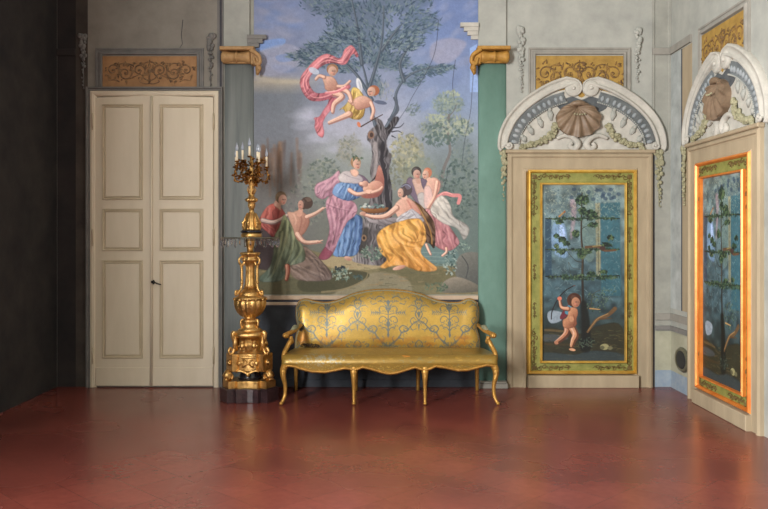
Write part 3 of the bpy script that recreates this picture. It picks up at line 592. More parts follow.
def floor_mat():
    m = bpy.data.materials.new('red_cement_tiles'); m.use_nodes = True; nt = m.node_tree; N = nt.nodes; L = nt.links
    bs = N['Principled BSDF']
    tc = N.new('ShaderNodeTexCoord'); mp = N.new('ShaderNodeMapping'); mp.inputs['Rotation'].default_value = (0, 0, PI/4); L.new(tc.outputs['Object'], mp.inputs['Vector'])
    br = N.new('ShaderNodeTexBrick'); br.inputs['Scale'].default_value = 1; br.inputs['Brick Width'].default_value = .3; br.inputs['Row Height'].default_value = .3; br.offset = 0
    br.inputs['Mortar Size'].default_value = .003; br.inputs['Mortar Smooth'].default_value = 1; br.inputs['Bias'].default_value = 0
    br.inputs['Color1'].default_value = lin((136, 70, 60)); br.inputs['Color2'].default_value = lin((118, 60, 52)); br.inputs['Mortar'].default_value = lin((70, 34, 32))
    L.new(mp.outputs[0], br.inputs['Vector'])
    n = N.new('ShaderNodeTexNoise'); n.inputs['Scale'].default_value = 1.6; n.inputs['Detail'].default_value = 4; n.inputs['Roughness'].default_value = .55; L.new(tc.outputs['Object'], n.inputs['Vector'])
    cr = N.new('ShaderNodeValToRGB'); e = cr.color_ramp.elements; e[0].position = .36; e[1].position = .66; e[0].color = lin((102, 51, 46)); e[1].color = lin((136, 70, 59))
    L.new(n.outputs['Fac'], cr.inputs[0])
    mx = N.new('ShaderNodeMix'); mx.data_type = 'RGBA'; mx.inputs[0].default_value = .42; L.new(cr.outputs[0], mx.inputs[6]); L.new(br.outputs['Color'], mx.inputs[7])
    n3 = N.new('ShaderNodeTexNoise'); n3.inputs['Scale'].default_value = 22; n3.inputs['Detail'].default_value = 8; L.new(tc.outputs['Object'], n3.inputs['Vector'])
    m3 = N.new('ShaderNodeMapRange'); m3.inputs['From Min'].default_value = .3; m3.inputs['From Max'].default_value = .7; m3.inputs['To Min'].default_value = .86; m3.inputs['To Max'].default_value = 1.02; L.new(n3.outputs['Fac'], m3.inputs['Value'])
    vm = N.new('ShaderNodeVectorMath'); vm.operation = 'SCALE'; L.new(mx.outputs[2], vm.inputs[0]); L.new(m3.outputs[0], vm.inputs['Scale']); L.new(vm.outputs[0], bs.inputs['Base Color'])
    mr = N.new('ShaderNodeMapRange'); mr.inputs['To Min'].default_value = .16; mr.inputs['To Max'].default_value = .36; n4 = N.new('ShaderNodeTexNoise'); n4.inputs['Scale'].default_value = 1.1; n4.inputs['Detail'].default_value = 2; L.new(tc.outputs['Object'], n4.inputs['Vector']); L.new(n4.outputs['Fac'], mr.inputs['Value']); L.new(mr.outputs[0], bs.inputs['Roughness'])
    b = N.new('ShaderNodeBump'); b.inputs['Strength'].default_value = .025; b.inputs['Distance'].default_value = .004; L.new(n3.outputs['Fac'], b.inputs['Height']); L.new(b.outputs[0], bs.inputs['Normal'])
    bs.inputs['Specular IOR Level'].default_value = .45
    return m
M = dict(
    plaster=mat('grey_plaster', (126, 128, 121), (170, 170, 160), .9, scale=4, amt=.95, bump=.1),
    plaster_light=mat('pale_plaster', (138, 141, 136), (180, 181, 172), .9, scale=4, amt=.95),
    plaster_blue=mat('blue_grey_plaster', (144, 150, 148), (180, 186, 184), .9, scale=5),
    plaster_cream=mat('yellowed_plaster', (150, 150, 130), (176, 174, 154), .9, scale=4),
    blueband=mat('blue_limewash', (128, 146, 164), (156, 166, 172), .9, scale=9),
    stone_dark=mat('dark_grey_stone', (104, 104, 102), (128, 126, 122), .85, scale=6),
    stone_line=mat('dark_line_paint', (54, 54, 62), (74, 74, 80), .85, scale=8),  # dark blue-grey for narrow wall lines and the plaster crack
    stone_black=mat('near_black_stone', (26, 25, 28), (54, 48, 46), .9, scale=3, amt=.8),  # near-black base colour for the far-left strip and its cornice
    stone_brown=mat('dark_brown_stone', (50, 45, 43), (86, 78, 70), .9, scale=3.5, amt=.8),  # dark brown base colour for the strips left of the door
    aged=mat('aged_grey_stone', (122, 118, 110), (152, 148, 138), .9, scale=3.5, amt=.8),
    stone_mid=mat('mid_grey_stone', (132, 130, 122), (152, 149, 140), .85, scale=6),
    stone_beige=mat('beige_stone', (146, 132, 108), (178, 162, 134), .8, scale=6, amt=.9, stretch=(1.3, 1, .3)),
    stone_pink=mat('pinkish_stone', (176, 152, 130), (196, 176, 152), .8, scale=6),
    dado=mat('dark_dado_plaster', (36, 38, 44), (72, 78, 86), .9, scale=5, amt=.9),
    white=mat('white_stucco', (168, 166, 157), (192, 189, 179), .8, scale=9, bump=.12),
    niche=mat('dark_niche_paint', (66, 70, 74), (92, 96, 98), .85, scale=12),
    egg=mat('grey_egg_stucco', (128, 136, 140), (158, 164, 166), .85, scale=9),
    greys=mat('grey_stucco', (96, 102, 104), (122, 127, 128), .85, scale=9),
    shell=mat('brown_shell_stucco', (88, 70, 54), (150, 128, 104), .5, scale=9, amt=.9),
    garland=mat('yellow_green_fruit_stucco', (124, 122, 94), (172, 168, 138), .8, scale=30),
    green=mat('green_marble', (88, 120, 108), (152, 174, 160), .75, scale=7, amt=.8, c3=(104, 138, 126), stretch=(1, 1, .5)),
    greygreen=mat('grey_green_marble', (80, 90, 92), (150, 154, 150), .75, scale=5, amt=.9, stretch=(2.2, 1, .12)),
    ochre=mat('ochre_gilding', (150, 108, 44), (190, 144, 66), .6, scale=14, metal=.1, bump=.2),
    tan=mat('faded_ochre_gilding', (150, 114, 72), (188, 150, 100), .65, scale=14, bump=.2),
    ochre_field=mat('ochre_field', (140, 110, 50), (172, 138, 66), .7, scale=12),
    ochre_dark=mat('dark_ochre_paint', (72, 52, 42), (150, 116, 58), .7, scale=26),
    tan_field=mat('tan_field', (146, 108, 70), (172, 130, 86), .7, scale=10),
    tan_dark=mat('dark_tan_paint', (92, 70, 54), (150, 118, 80), .7, scale=26),
    door=mat('cream_door_paint', (214, 201, 175), (228, 216, 192), .5, scale=3, bump=.04, stretch=(1, 1, .2)),
    door_line=mat('door_moulding_paint', (190, 175, 146), (208, 194, 165), .5, scale=3, bump=.04),
    gold=mat('burnished_gold', (176, 132, 72), (230, 188, 120), .32, metal=.9, scale=26, bump=.35, bscale=120, rvar=.12),
    gold_dark=mat('dark_gilt_bronze', (96, 66, 34), (176, 122, 56), .35, metal=.9, scale=40, bump=.3, bscale=120),
    gold_sofa=mat('worn_gilt_wood', (158, 118, 60), (208, 166, 98), .4, metal=.55, scale=30, bump=.25, bscale=90, c3=(196, 148, 70)),
    gilt_frame=mat('bright_gilt_frame', (216, 168, 70), (244, 206, 112), .32, metal=.6, scale=10, bump=.05),
    gilt_orange=mat('orange_gilt_frame', (206, 112, 40), (226, 140, 60), .4, metal=.3, scale=10, bump=.05),
    green_border=mat('olive_green_border', (116, 120, 58), (144, 144, 78), .55, scale=14),
    green_orn=mat('brown_border_ornament', (86, 72, 34), (110, 88, 42), .6, scale=20),
    marble_red=mat('speckled_dark_red_marble', (20, 14, 18), (72, 52, 54), .3, scale=34, amt=.6, bump=.02),
    black=mat('black_stone', (16, 16, 22), (34, 34, 42), .25, scale=10, bump=.02),
    iron=mat('black_iron', (30, 30, 32), (48, 46, 46), .4, metal=.7, scale=20, bump=.05),
    candle=mat('ivory_candle_sleeve', (226, 210, 178), (236, 224, 198), .5, scale=20, bump=.02),
    pewter=mat('vent_metal', (96, 98, 84), (140, 138, 118), .4, metal=.6, scale=20, bump=.1),
    vent_dark=mat('vent_grille_dark', (30, 32, 34), (50, 52, 52), .6, scale=30),
    piping=mat('blue_grey_braid', (112, 116, 100), (150, 146, 112), .7, scale=80, bump=.4, bscale=300),
    lining=mat('dark_horsehair', (40, 30, 26), (70, 52, 40), .9, scale=60, bump=.5, bscale=200),
    wood=mat('yellow_brown_wood', (150, 110, 52), (172, 130, 66), .6, scale=8),
    ceiling=mat('ceiling_plaster', (170, 168, 160), (186, 184, 176), .9, scale=3),
    wall_left=mat('dark_wall_plaster', (28, 27, 30), (52, 48, 46), .9, scale=3),  # very dark grey base colour over the whole left wall
    crystal=glass_mat('cut_crystal', (222, 224, 230), .12, 1.3),
    glass=glass_mat('clear_glass'), bulb=mat('frosted_bulb_glass', (196, 206, 222), (216, 224, 236), .12, scale=10, bump=0),
    fresco=paint_mat('fresco_pigment', .88), oil=paint_mat('oil_paint', .6),
    silk=paint_mat('damask_silk', .36, .45, .12, 160, .1),
)
M['floor'] = floor_mat()
M['bulb'].node_tree.nodes['Principled BSDF'].inputs['Transmission Weight'].default_value = .55
M['silk_seat'] = paint_mat('worn_seat_silk', .33, .35, .15, 160)

# ---------------------------------------------------------------- mesh builder
class MB:
    def __init__(s): s.v = []; s.f = []; s.flat = set(); s.cols = None
    def add(s, vs, fs, flat=False):
        o = len(s.v); s.v += [tuple(p) for p in vs]
        for f in fs:
            if flat: s.flat.add(len(s.f))
            s.f.append(tuple(i+o for i in f))
        return s
    def box(s, x0, x1, y0, y1, z0, z1, b=0):
        if x0 > x1: x0, x1 = x1, x0
        if y0 > y1: y0, y1 = y1, y0
        if z0 > z1: z0, z1 = z1, z0
        if not b:
            return s.add([(x, y, z) for x in (x0, x1) for y in (y0, y1) for z in (z0, z1)], [(0, 1, 3, 2), (4, 6, 7, 5), (0, 4, 5, 1), (2, 3, 7, 6), (0, 2, 6, 4), (1, 5, 7, 3)], True)
        b = min(b, (x1-x0)/2.01, (z1-z0)/2.01, (y1-y0)/2.01)
        lv = []
        for y, i in ((y0, b), (y0+b, 0), (y1-b, 0), (y1, b)):
            lv.append([(x0+i, y, z0+i), (x1-i, y, z0+i), (x1-i, y, z1-i), (x0+i, y, z1-i)])
        vs = [p for l in lv for p in l]; fs = [(0, 1, 2, 3), (15, 14, 13, 12)]
        for k in range(3):
            for j in range(4): a = 4*k+j; c = 4*k+(j+1) % 4; fs.append((a, a+4, c+4, c))
        return s.add(vs, fs, True)
    def prism(s, pts, y0, y1, bev=0):
        """outline in (x,z), extruded from y0 (wall side) to y1 (towards the room), optional bevelled front"""
        n = len(pts)
        if bev:
            cx = sum(p[0] for p in pts)/n; cz = sum(p[1] for p in pts)/n
            ins = []
            for i in range(n):
                a, b_, c = Vector(pts[i-1]), Vector(pts[i]), Vector(pts[(i+1) % n])
                d = (c-a); d = d.normalized() if d.length else Vector((1, 0)); nn = Vector((-d.y, d.x))
                area = sum(pts[k-1][0]*pts[k][1]-pts[k][0]*pts[k-1][1] for k in range(n))
                if area < 0: nn = -nn
                ins.append(tuple(b_+nn*bev))
            loops = [(pts, y0), (pts, y1+bev*(1 if y0 > y1 else -1)), (ins, y1)]
        else: loops = [(pts, y0), (pts, y1)]
        vs = [(p[0], y, p[1]) for l, y in loops for p in l]; fs = []
        for k in range(len(loops)-1):
            for i in range(n): j = (i+1) % n; fs.append((k*n+i, k*n+j, (k+1)*n+j, (k+1)*n+i))
        fs.append(tuple(range(n))[::-1]); fs.append(tuple((len(loops)-1)*n+i for i in range(n)))
        return s.add(vs, fs, True)
    def lathe(s, prof, c=(0, 0, 0), n=32, lobes=0, la=0, sx=1, sy=1):
        """prof = [(r,z)]"""
        vs = []; fs = []
        for r, z in prof:
            for i in range(n):
                a = 2*PI*i/n; rr = r*(1+la*math.cos(lobes*a)) if lobes else r
                vs.append((c[0]+rr*math.cos(a)*sx, c[1]+rr*math.sin(a)*sy, c[2]+z))
        for k in range(len(prof)-1):
            for i in range(n): j = (i+1) % n; fs.append((k*n+i, k*n+j, (k+1)*n+j, (k+1)*n+i))
        fs.append(tuple(range(n))[::-1]); fs.append(tuple((len(prof)-1)*n+i for i in range(n)))
        return s.add(vs, fs)
    def tube(s, pts, r0, r1=None, n=8, flat=1.0, rm=None):
        pts = [Vector(p) for p in pts]; m = len(pts); r1 = r0 if r1 is None else r1
        vs = []; fs = []; up = Vector((0, 1, 0.02)); prev = None
        for i, p in enumerate(pts):
            t = (pts[min(i+1, m-1)]-pts[max(i-1, 0)]).normalized()
            if prev is None:
                a = t.cross(up if abs(t.dot(up)) < .95 else Vector((1, 0, 0))).normalized()
            else:
                a = (prev-t*prev.dot(t)); a = a.normalized() if a.length > 1e-6 else t.orthogonal().normalized()
            prev = a; b = t.cross(a); u = i/(m-1)
            r = r0+(r1-r0)*u if rm is None else (r0+(rm-r0)*u*2 if u < .5 else rm+(r1-rm)*(u-.5)*2)
            for k in range(n):
                q = 2*PI*k/n; vs.append(p+a*math.cos(q)*r+b*math.sin(q)*r*flat)
        for i in range(m-1):
            for k in range(n): l = (k+1) % n; fs.append((i*n+k, i*n+l, (i+1)*n+l, (i+1)*n+k))
        fs.append(tuple(range(n))[::-1]); fs.append(tuple((m-1)*n+k for k in range(n)))
        return s.add(vs, fs)
    def ball(s, c, rx, ry=None, rz=None, n=12, m=8, rot=None):
        ry = rx if ry is None else ry; rz = rx if rz is None else rz
        vs = [Vector((0, 0, -rz))]; fs = []
        for j in range(1, m):
            b = -PI/2+PI*j/m
            for i in range(n): a = 2*PI*i/n; vs.append(Vector((rx*math.cos(a)*math.cos(b), ry*math.sin(a)*math.cos(b), rz*math.sin(b))))
        vs.append(Vector((0, 0, rz)))
        for i in range(n): fs.append((0, 1+(i+1) % n, 1+i))
        for j in range(m-2):
            for i in range(n): a = 1+j*n+i; b = 1+j*n+(i+1) % n; fs.append((a, b, b+n, a+n))
        for i in range(n): fs.append((1+(m-2)*n+i, 1+(m-2)*n+(i+1) % n, len(vs)-1))
        if rot is not None: vs = [rot @ v for v in vs]
        return s.add([v+Vector(c) for v in vs], fs)
    def frame(s, x0, x1, z0, z1, w, prof, y=0, sides=4):
        """mitred moulding; prof = [(t 0..1 outer->inner, height)]; sides=3 leaves the bottom open"""
        def rect(t):
            i = t*w; zb = z0 if sides == 3 else z0+i
            return [(x0+i, zb), (x0+i, z1-i), (x1-i, z1-i), (x1-i, zb)]
        P = [(0, 0)]+list(prof)+[(1, 0)]
        vs = []; fs = []
        for t, h in P:
            for x, z in rect(t): vs.append((x, y-h, z))
        n = len(P)
        for k in range(n-1):
            for j in range(4 if sides == 4 else 3):
                i = (j+1) % 4; fs.append((k*4+j, k*4+i, k*4+4+i, k*4+4+j))
        if sides == 3:
            for j in (0, 3): fs.append(tuple(k*4+j for k in range(n)))
        return s.add(vs, fs, True)
    def ribbon(s, pts, wd, prof, y=0):
        """moulding along a path in the wall plane. pts (x,z), wd list/func half width, prof [(t -1..1, h)]"""
        m = len(pts); vs = []; fs = []; P = [(-1, 0)]+list(prof)+[(1, 0)]; n = len(P)
        for i in range(m):
            a, b = Vector(pts[max(i-1, 0)]), Vector(pts[min(i+1, m-1)]); d = (b-a).normalized(); nn = Vector((-d.y, d.x))
            w = wd(i/(m-1)); q = Vector(pts[i])
            for t, h in P: e = q+nn*t*w; vs.append((e.x, y-h*min(1, .35+w/wd(.3)), e.y))
        for i in range(m-1):
            for k in range(n-1): fs.append((i*n+k, i*n+k+1, (i+1)*n+k+1, (i+1)*n+k))
        fs.append(tuple(range(n))); fs.append(tuple((m-1)*n+k for k in range(n))[::-1])
        return s.add(vs, fs)
    def build(s, name, m, parent=None, smooth=True, bevel=0, attr=None):
        off = Vector((0, 0, 0)); q = parent
        while q is not None: off += q.location; q = q.parent
        me = bpy.data.meshes.new(name)
        me.from_pydata([tuple(Vector(v)-off) for v in s.v], [], s.f); me.validate()
        bm = bmesh.new(); bm.from_mesh(me); bmesh.ops.recalc_face_normals(bm, faces=bm.faces); bm.to_mesh(me); bm.free()
        me.materials.append(m if not isinstance(m, str) else M[m])
        if smooth: me.polygons.foreach_set('use_smooth', [len(p.vertices) <= 4 and (p.index not in s.flat) for p in me.polygons])
        o = bpy.data.objects.new(name, me); COL.objects.link(o); o.parent = parent
        return o
def catmull(pts, n=8, closed=False):
    out = []; m = len(pts); D = len(pts[0])
    for i in range(m if closed else m-1):
        g = (lambda k: pts[k % m]) if closed else (lambda k: pts[max(0, min(k, m-1))])
        p0, p1, p2, p3 = g(i-1), g(i), g(i+1), g(i+2)
        for j in range(n):
            t = j/n
            out.append(tuple(.5*(2*p1[q]+(p2[q]-p0[q])*t+(2*p0[q]-5*p1[q]+4*p2[q]-p3[q])*t*t+(3*p1[q]-p0[q]-3*p2[q]+p3[q])*t**3) for q in range(D)))
    if not closed: out.append(tuple(pts[-1]))
    return out
def wp(pts): return [(WX(x), WZ(y)) for x, y in pts]
def thing(name, label, cat, loc=(0, 0, 0), group=None):
    o = bpy.data.objects.new(name, None); COL.objects.link(o); o.location = loc; o.empty_display_size = .1
    o['label'] = label; o['category'] = cat
    if group: o['group'] = group
    return o
def tag(o, label, cat, group=None):
    o['label'] = label; o['category'] = cat
    if group: o['group'] = group
    return o
def struct(o): o['kind'] = 'structure'; return o
def dup(root, loc, rz, label=None):
    r = root.copy(); COL.objects.link(r); r.location = loc; r.rotation_euler = (0, 0, rz)
    if label: r['label'] = label
    for ch in list(root.children):
        c = ch.copy(); COL.objects.link(c); c.parent = r
        for g in ch.children:
            d = g.copy(); COL.objects.link(d); d.parent = c
    return r
def painted(name, cv, fn, m, parent, step=1):
    """canvas -> fine grid carrying the pigment colours; fn maps (X,Y arrays in photo units) -> xyz arrays"""
    gx, gy = np.meshgrid(cv.xs[::step], cv.ys[::step]); lin_ = cv.linear()[::step, ::step]
    x, y, z = fn(gx, gy)
    off = Vector((0, 0, 0)); q = parent
    while q is not None: off += q.location; q = q.parent
    co = np.stack([x-off.x, y-off.y, z-off.z], -1).reshape(-1, 3).astype(np.float32)
    H, W = gx.shape; idx = np.arange(H*W).reshape(H, W)
    q4 = np.stack([idx[:-1, :-1], idx[1:, :-1], idx[1:, 1:], idx[:-1, 1:]], -1).reshape(-1, 4)
    me = bpy.data.meshes.new(name); me.vertices.add(len(co)); me.vertices.foreach_set('co', co.ravel())
    me.loops.add(q4.size); me.loops.foreach_set('vertex_index', q4.ravel().astype(np.int32))
    me.polygons.add(len(q4)); me.polygons.foreach_set('loop_start', (np.arange(len(q4))*4).astype(np.int32)); me.polygons.foreach_set('loop_total', np.full(len(q4), 4, np.int32))
    me.polygons.foreach_set('use_smooth', np.ones(len(q4), bool)); me.update(calc_edges=True)
    at = me.color_attributes.new('pigment', 'FLOAT_COLOR', 'POINT')
    rgba = np.ones((len(co), 4), np.float32); rgba[:, :3] = lin_.reshape(-1, 3); at.data.foreach_set('color', rgba.ravel())
    me.materials.append(M[m]); o = bpy.data.objects.new(name, me); COL.objects.link(o); o.parent = parent
    return o

# ================================================================ THE ROOM
XL, XR = -3.23, WX(671)
fl = MB().box(XL-.3, XR+.3, -11.5, .3, -.2, 0).build('floor', 'floor'); struct(fl)
struct(MB().box(XL-.3, XR+.3, 0, .3, 0, 5.2).build('wall_back', 'plaster'))
struct(MB().box(XR, XR+.3, -11.5, 0, 0, 5.2).build('wall_right', 'plaster_light'))
WY0, WY1, WZ0, WZ1 = -8.7, -6.6, 1.3, 3.9
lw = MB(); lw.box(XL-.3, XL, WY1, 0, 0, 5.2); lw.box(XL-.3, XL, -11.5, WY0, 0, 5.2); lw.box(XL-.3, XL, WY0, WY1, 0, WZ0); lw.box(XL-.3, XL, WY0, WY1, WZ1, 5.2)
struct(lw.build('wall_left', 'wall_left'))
struct(MB().box(XL-.3, XR+.3, -11.5, .3, 5.2, 5.4).build('ceiling', 'ceiling'))
wn = thing('window_1', 'tall window', 'window', (XL-.25, (WY0+WY1)/2, WZ0)); del wn['label'], wn['category']; struct(wn)
w_ = MB()
for y in (WY0, (WY0+WY1)/2-.03, WY1-.06): w_.box(XL-.28, XL-.22, y, y+.06, WZ0, WZ1)
for z in (WZ0, 2.9, WZ1-.06): w_.box(XL-.279, XL-.221, WY0, WY1, z, z+.06)
w_.build('window_frame', 'door', wn)

# ---- painted zones and mouldings of the wall itself
def slab(name, x0, x1, y0, y1, d, m, b=0): return struct(MB().box(WX(x0), WX(x1), -d, 0, WZ(y1), WZ(y0), b).build(name, m))
# left bay round the door
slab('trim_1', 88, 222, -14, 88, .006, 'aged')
slab('trim_30', 76, 88, -14, 88, .006, 'stone_brown')
slab('trim_31', 57.3, 76, -14, 386.8, .003, 'stone_black')
slab('trim_2', 217.5, 223.5, -14, 387, .012, 'stone_dark')
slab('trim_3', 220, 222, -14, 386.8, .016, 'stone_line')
slab('trim_4', 57.3, 76, 49, 56, .02, 'stone_black', .006)
cr_ = MB(); cr_.tube([(WX(183), -.0065, WZ(20)), (WX(181.5), -.0065, WZ(36)), (WX(182.6), -.0065, WZ(44)), (WX(180), -.0065, WZ(48)), (WX(179.6), -.0065, WZ(55))], .0035, .0015, 5); struct(cr_.build('trim_32', 'stone_line'))
slab('trim_5', 76, 88, 88, 386.8, .006, 'stone_brown')
# plaster strips over the column capitals
slab('trim_6', 224, 250, -14, 50, .03, 'plaster_light', .004)
slab('trim_7', 478, 506, -14, 48, .03, 'plaster_light', .004)
slab('trim_8', 506, 652, -14, 153, .004, 'plaster_light')
# right pilaster recess
struct(MB().frame(WX(652), XR-.001, WZ(153), WZ(-14), .03, [(0, .012), (.7, .012)]).build('trim_9', 'plaster'))
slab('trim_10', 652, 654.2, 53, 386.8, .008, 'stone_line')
slab('trim_11', 652, 670.9, 48, 55, .022, 'stone_mid', .006)
slab('trim_12', 655, 670.9, 56, 308, .004, 'plaster')
slab('trim_13', 655, 670.9, 331, 370, .004, 'plaster_cream')
slab('trim_14', 655, 670.9, 370, 386.8, .006, 'blueband')
slab('trim_15', 655, 670.9, 313, 320, .016, 'stone_mid', .004)
slab('trim_16', 655, 670.9, 325.5, 330, .02, 'stone_dark', .004)
def rslab(name, u0, u1, z0, z1, d, m, b=0): return struct(MB().box(XR-d, XR, -u1, -u0, z0, z1).build(name, m))
def RZ(y): return WZ(y)
UE = .55
rslab('trim_17', 0, UE, RZ(55), RZ(48), .022, 'stone_mid')
rslab('trim_18', .0, .30, RZ(308), RZ(56), .004, 'plaster_blue')
rslab('trim_19', .30, UE, RZ(308), RZ(56), .003, 'stone_beige')
rslab('trim_20', 0, UE, RZ(370), RZ(331), .004, 'plaster_cream')
rslab('trim_21', 0, UE, RZ(386.8), RZ(370), .006, 'blueband')
rslab('trim_22', 0, UE, RZ(320), RZ(313), .016, 'stone_mid')
rslab('trim_23', 0, UE, RZ(330), RZ(325.5), .02, 'stone_dark')
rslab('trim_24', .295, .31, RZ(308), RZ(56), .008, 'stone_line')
rslab('trim_25', UE-.02, UE, RZ(386.8), RZ(331), .006, 'stone_mid')
# dado below the fresco
dd = MB(); z = WZ
for (ya, yb, d) in ((295.4, 299.6, .03), (302, 305, .022)): dd.box(WX(254), WX(478), -d, 0, z(yb), z(ya), .004)
struct(dd.build('trim_26', 'stone_pink'))
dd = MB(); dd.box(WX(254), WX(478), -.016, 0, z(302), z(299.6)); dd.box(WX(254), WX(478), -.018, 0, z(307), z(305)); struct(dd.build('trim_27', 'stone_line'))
slab('trim_28', 254, 478, 307, 379, .008, 'dado')
slab('trim_29', 254, 506, 379, 386.8, .02, 'dado', .004)

# ================================================================ DOUBLE DOOR (left)
def door():
    d = bpy.data.objects.new('door_1', None); COL.objects.link(d); d.location = (WX(153), 0, 0); d['kind'] = 'structure'
    MB().frame(WX(87.5), WX(223), 0, WZ(87.5), .04, [(0, .05), (.35, .05), (.5, .035), (.9, .04)], 0, 3).build('architrave', 'stone_dark', d)
    MB().frame(WX(91.3), WX(219), 0, WZ(91.3), .055, [(0, .03), (.3, .035), (.7, .03), (.9, .02)], 0, 3).build('jamb', 'door', d)
    for xa, xb, side in ((96, 150.8, 0), (151.4, 213.5, 1)):
        lf = bpy.data.objects.new('door_leaf', None)
        m = MB(); ztop = WZ(96.5); y = -.022
        # slightly sagging head of each old leaf
        zl, zr = (WZ(98), WZ(95.8)) if side == 0 else (WZ(95.8), WZ(97.8))
        zb = .012
        m.prism([(WX(xa), zb), (WX(xb), zb), (WX(xb), zr), (WX(xa), zl)], -.004, -.022)
        leaf = m.build('door_leaf', 'door', d)
        pa, pb = (103, 143.6) if side == 0 else (160.3, 203.8)
        for (ya, yb) in ((104.5, 200), (208.8, 251), (260, 358)):
            MB().frame(WX(pa), WX(pb), WZ(yb), WZ(ya), .034, [(0, .004), (.12, .012), (.3, .012), (.45, .003), (.75, .003), (.85, .009)], -.0222).build('panel_moulding', 'door_line', leaf)
            MB().box(WX(pa)+.034, WX(pb)-.034, -.0285, -.0222, WZ(yb)+.034, WZ(ya)-.034, .003).build('door_panel', 'door', leaf)
        MB().box(WX(xa)+.004, WX(xb)-.004, -.03, -.0222, .014, WZ(367), .004).build('kick_rail', 'door', leaf)
        hx = 94.3 if side == 0 else 214.3
        for hy in (122, 237.5, 355):
            h = MB(); h.tube([(WX(hx), -.042, WZ(hy+7)), (WX(hx), -.042, WZ(hy-7))], .008, n=10); h.ball((WX(hx), -.042, WZ(hy-7.6)), .009); h.ball((WX(hx), -.042, WZ(hy+7.6)), .009)
            h.build('hinge', 'door_line', leaf)
        if side == 1:
            MB().tube([(WX(152.4), -.036, zb), (WX(152.4), -.036, WZ(97))], .012, n=10, flat=.5).build('meeting_bead', 'door', leaf)
            h = MB(); hx, hz = WX(154.2), WZ(282)
            h.lathe([(.014, 0), (.014, .006), (.01, .008)], (0, 0, 0), 16)
            h.v = [(hx+p[0], -.0225-p[2], hz+p[1]*1.6) for p in h.v]
            h.tube([(hx, -.024, hz), (hx, -.07, hz)], .007, n=10)
            h.tube(catmull([(hx-.004, -.07, hz+.006), (hx+.02, -.075, hz+.002), (hx+.055, -.07, hz-.014), (hx+.085, -.068, hz-.022)]), .008, .006, n=10)
            h.ball((hx, -.07, hz+.004), .014); h.build('door_handle', 'iron', leaf)
    return d
door()

# ================================================================ SCROLLWORK
def spiral(cx, cz, r0, turns, a0, dr=1, rin=.12, n=26):
    return [(cx+(r0*(1-(1-rin)*t/n))*math.cos(a0+dr*2*PI*turns*t/n), cz+(r0*(1-(1-rin)*t/n))*math.sin(a0+dr*2*PI*turns*t/n)) for t in range(n+1)]
def acanthus(mb, x0, x1, z0, z1, y, th=.011, seed=1):
    """symmetrical arabesque filling a rectangle"""
    r = random.Random(seed); cx, cz = (x0+x1)/2, (z0+z1)/2; hw, hh = (x1-x0)/2, (z1-z0)/2
    def T(pts, a, b): mb.tube([(p[0], y, p[1]) for p in pts], a, b, 6, .6)
    for s in (-1, 1):
        P = lambda u, v: (cx+s*u*hw, cz+v*hh)
        for (u, v, rr, a0, dr, tr) in ((.24, .1, .5, -2.2, -1, 1.4), (.55, -.1, .55, 2.4, 1, 1.5), (.83, .12, .5, -2.3, -1, 1.35)):
            c = P(u, v); a = a0 if s > 0 else PI-a0; T(spiral(c[0], c[1], rr*hh, tr, a, dr*s, .15), th*.9, th*.5)
            mb.ball((c[0], y, c[1]), th*1.3, th, th*1.3, 8, 6)
            for k in range(17):
                b = r.uniform(0, 6.28); q = rr*hh*r.uniform(.9, 1.15); p0 = (c[0]+q*math.cos(b), c[1]+q*math.sin(b)); L = hh*r.uniform(.14, .3); e = b+r.uniform(-1.2, 1.2)
                p1 = (p0[0]+L*math.cos(e), min(z1-th, max(z0+th, p0[1]+L*math.sin(e)))); p0 = (p0[0], min(z1-th, max(z0+th, p0[1])))
                mb.tube([(p0[0], y, p0[1]), ((p0[0]+p1[0])/2, y, (p0[1]+p1[1])/2+.004), (p1[0], y, p1[1])], th*.8, th*.15, 6, .6, rm=th*.9)
        T(catmull([P(0, -.7), P(.12, -.5), P(.2, -.2), P(.32, -.35), P(.45, -.55)]), th*.8, th*.4)
        T(catmull([P(.4, .5), P(.55, .62), P(.7, .5), P(.72, .2)]), th*.8, th*.4); T(catmull([P(.02, .75), P(.12, .6), P(.15, .35), P(.05, .2)]), th*.8, th*.4)
        T(catmull([P(.68, -.75), P(.8, -.6), P(.92, -.65), P(.95, -.3)]), th*.7, th*.3)
        T(catmull([P(0, -.85), P(.1, -.9), P(.22, -.75), P(.18, -.6)]), th*.7, th*.3)
    mb.ball((cx, y, cz+.05*hh), th*2.2, th, th*2.6); mb.ball((cx, y, cz+.45*hh), th*1.6, th, th*2.2)
    mb.tube([(cx, y, z0+.1*hh), (cx, y, z1-.12*hh)], th*1.1, th*.5, 8, .6)
def frieze(name, label, x0, x1, y0, y1, fm, om, frm, seed):
    t = thing(name, label, 'wall panel', (WX((x0+x1)/2), 0, WZ(y1)), 'scrollwork panels above the doors')
    MB().box(WX(x0), WX(x1), -.014, 0, WZ(y1), WZ(y0)).build('field', fm, t)
    m = MB(); m.frame(WX(x0-7), WX(x1+7), WZ(y1), WZ(y0-8), .07, [(0, .022), (.2, .022), (.3, .012), (.55, .012), (.65, .03), (.9, .03)], 0, 3); m.build('moulding', frm, t)
    m = MB(); acanthus(m, WX(x0+3), WX(x1-3), WZ(y1-2 if y1 < 90 else y1-6), WZ(y0+2), -.016, .0095, seed); m.build('scroll_ornament', om, t)
    return t
frieze('overdoor_panel', 'tan overdoor panel of carved scrollwork above the cream double door', 103, 197, 56.5, 87.4, 'tan_field', 'tan_dark', 'stone_dark', 4)
# crack in the plaster is part of the wall surface
FR = frieze('overdoor_panel', 'ochre overdoor panel of scrollwork above the shell pediment on the back wall', 535.5, 623, 56, 100, 'ochre_field', 'ochre_dark', 'stone_mid', 9)

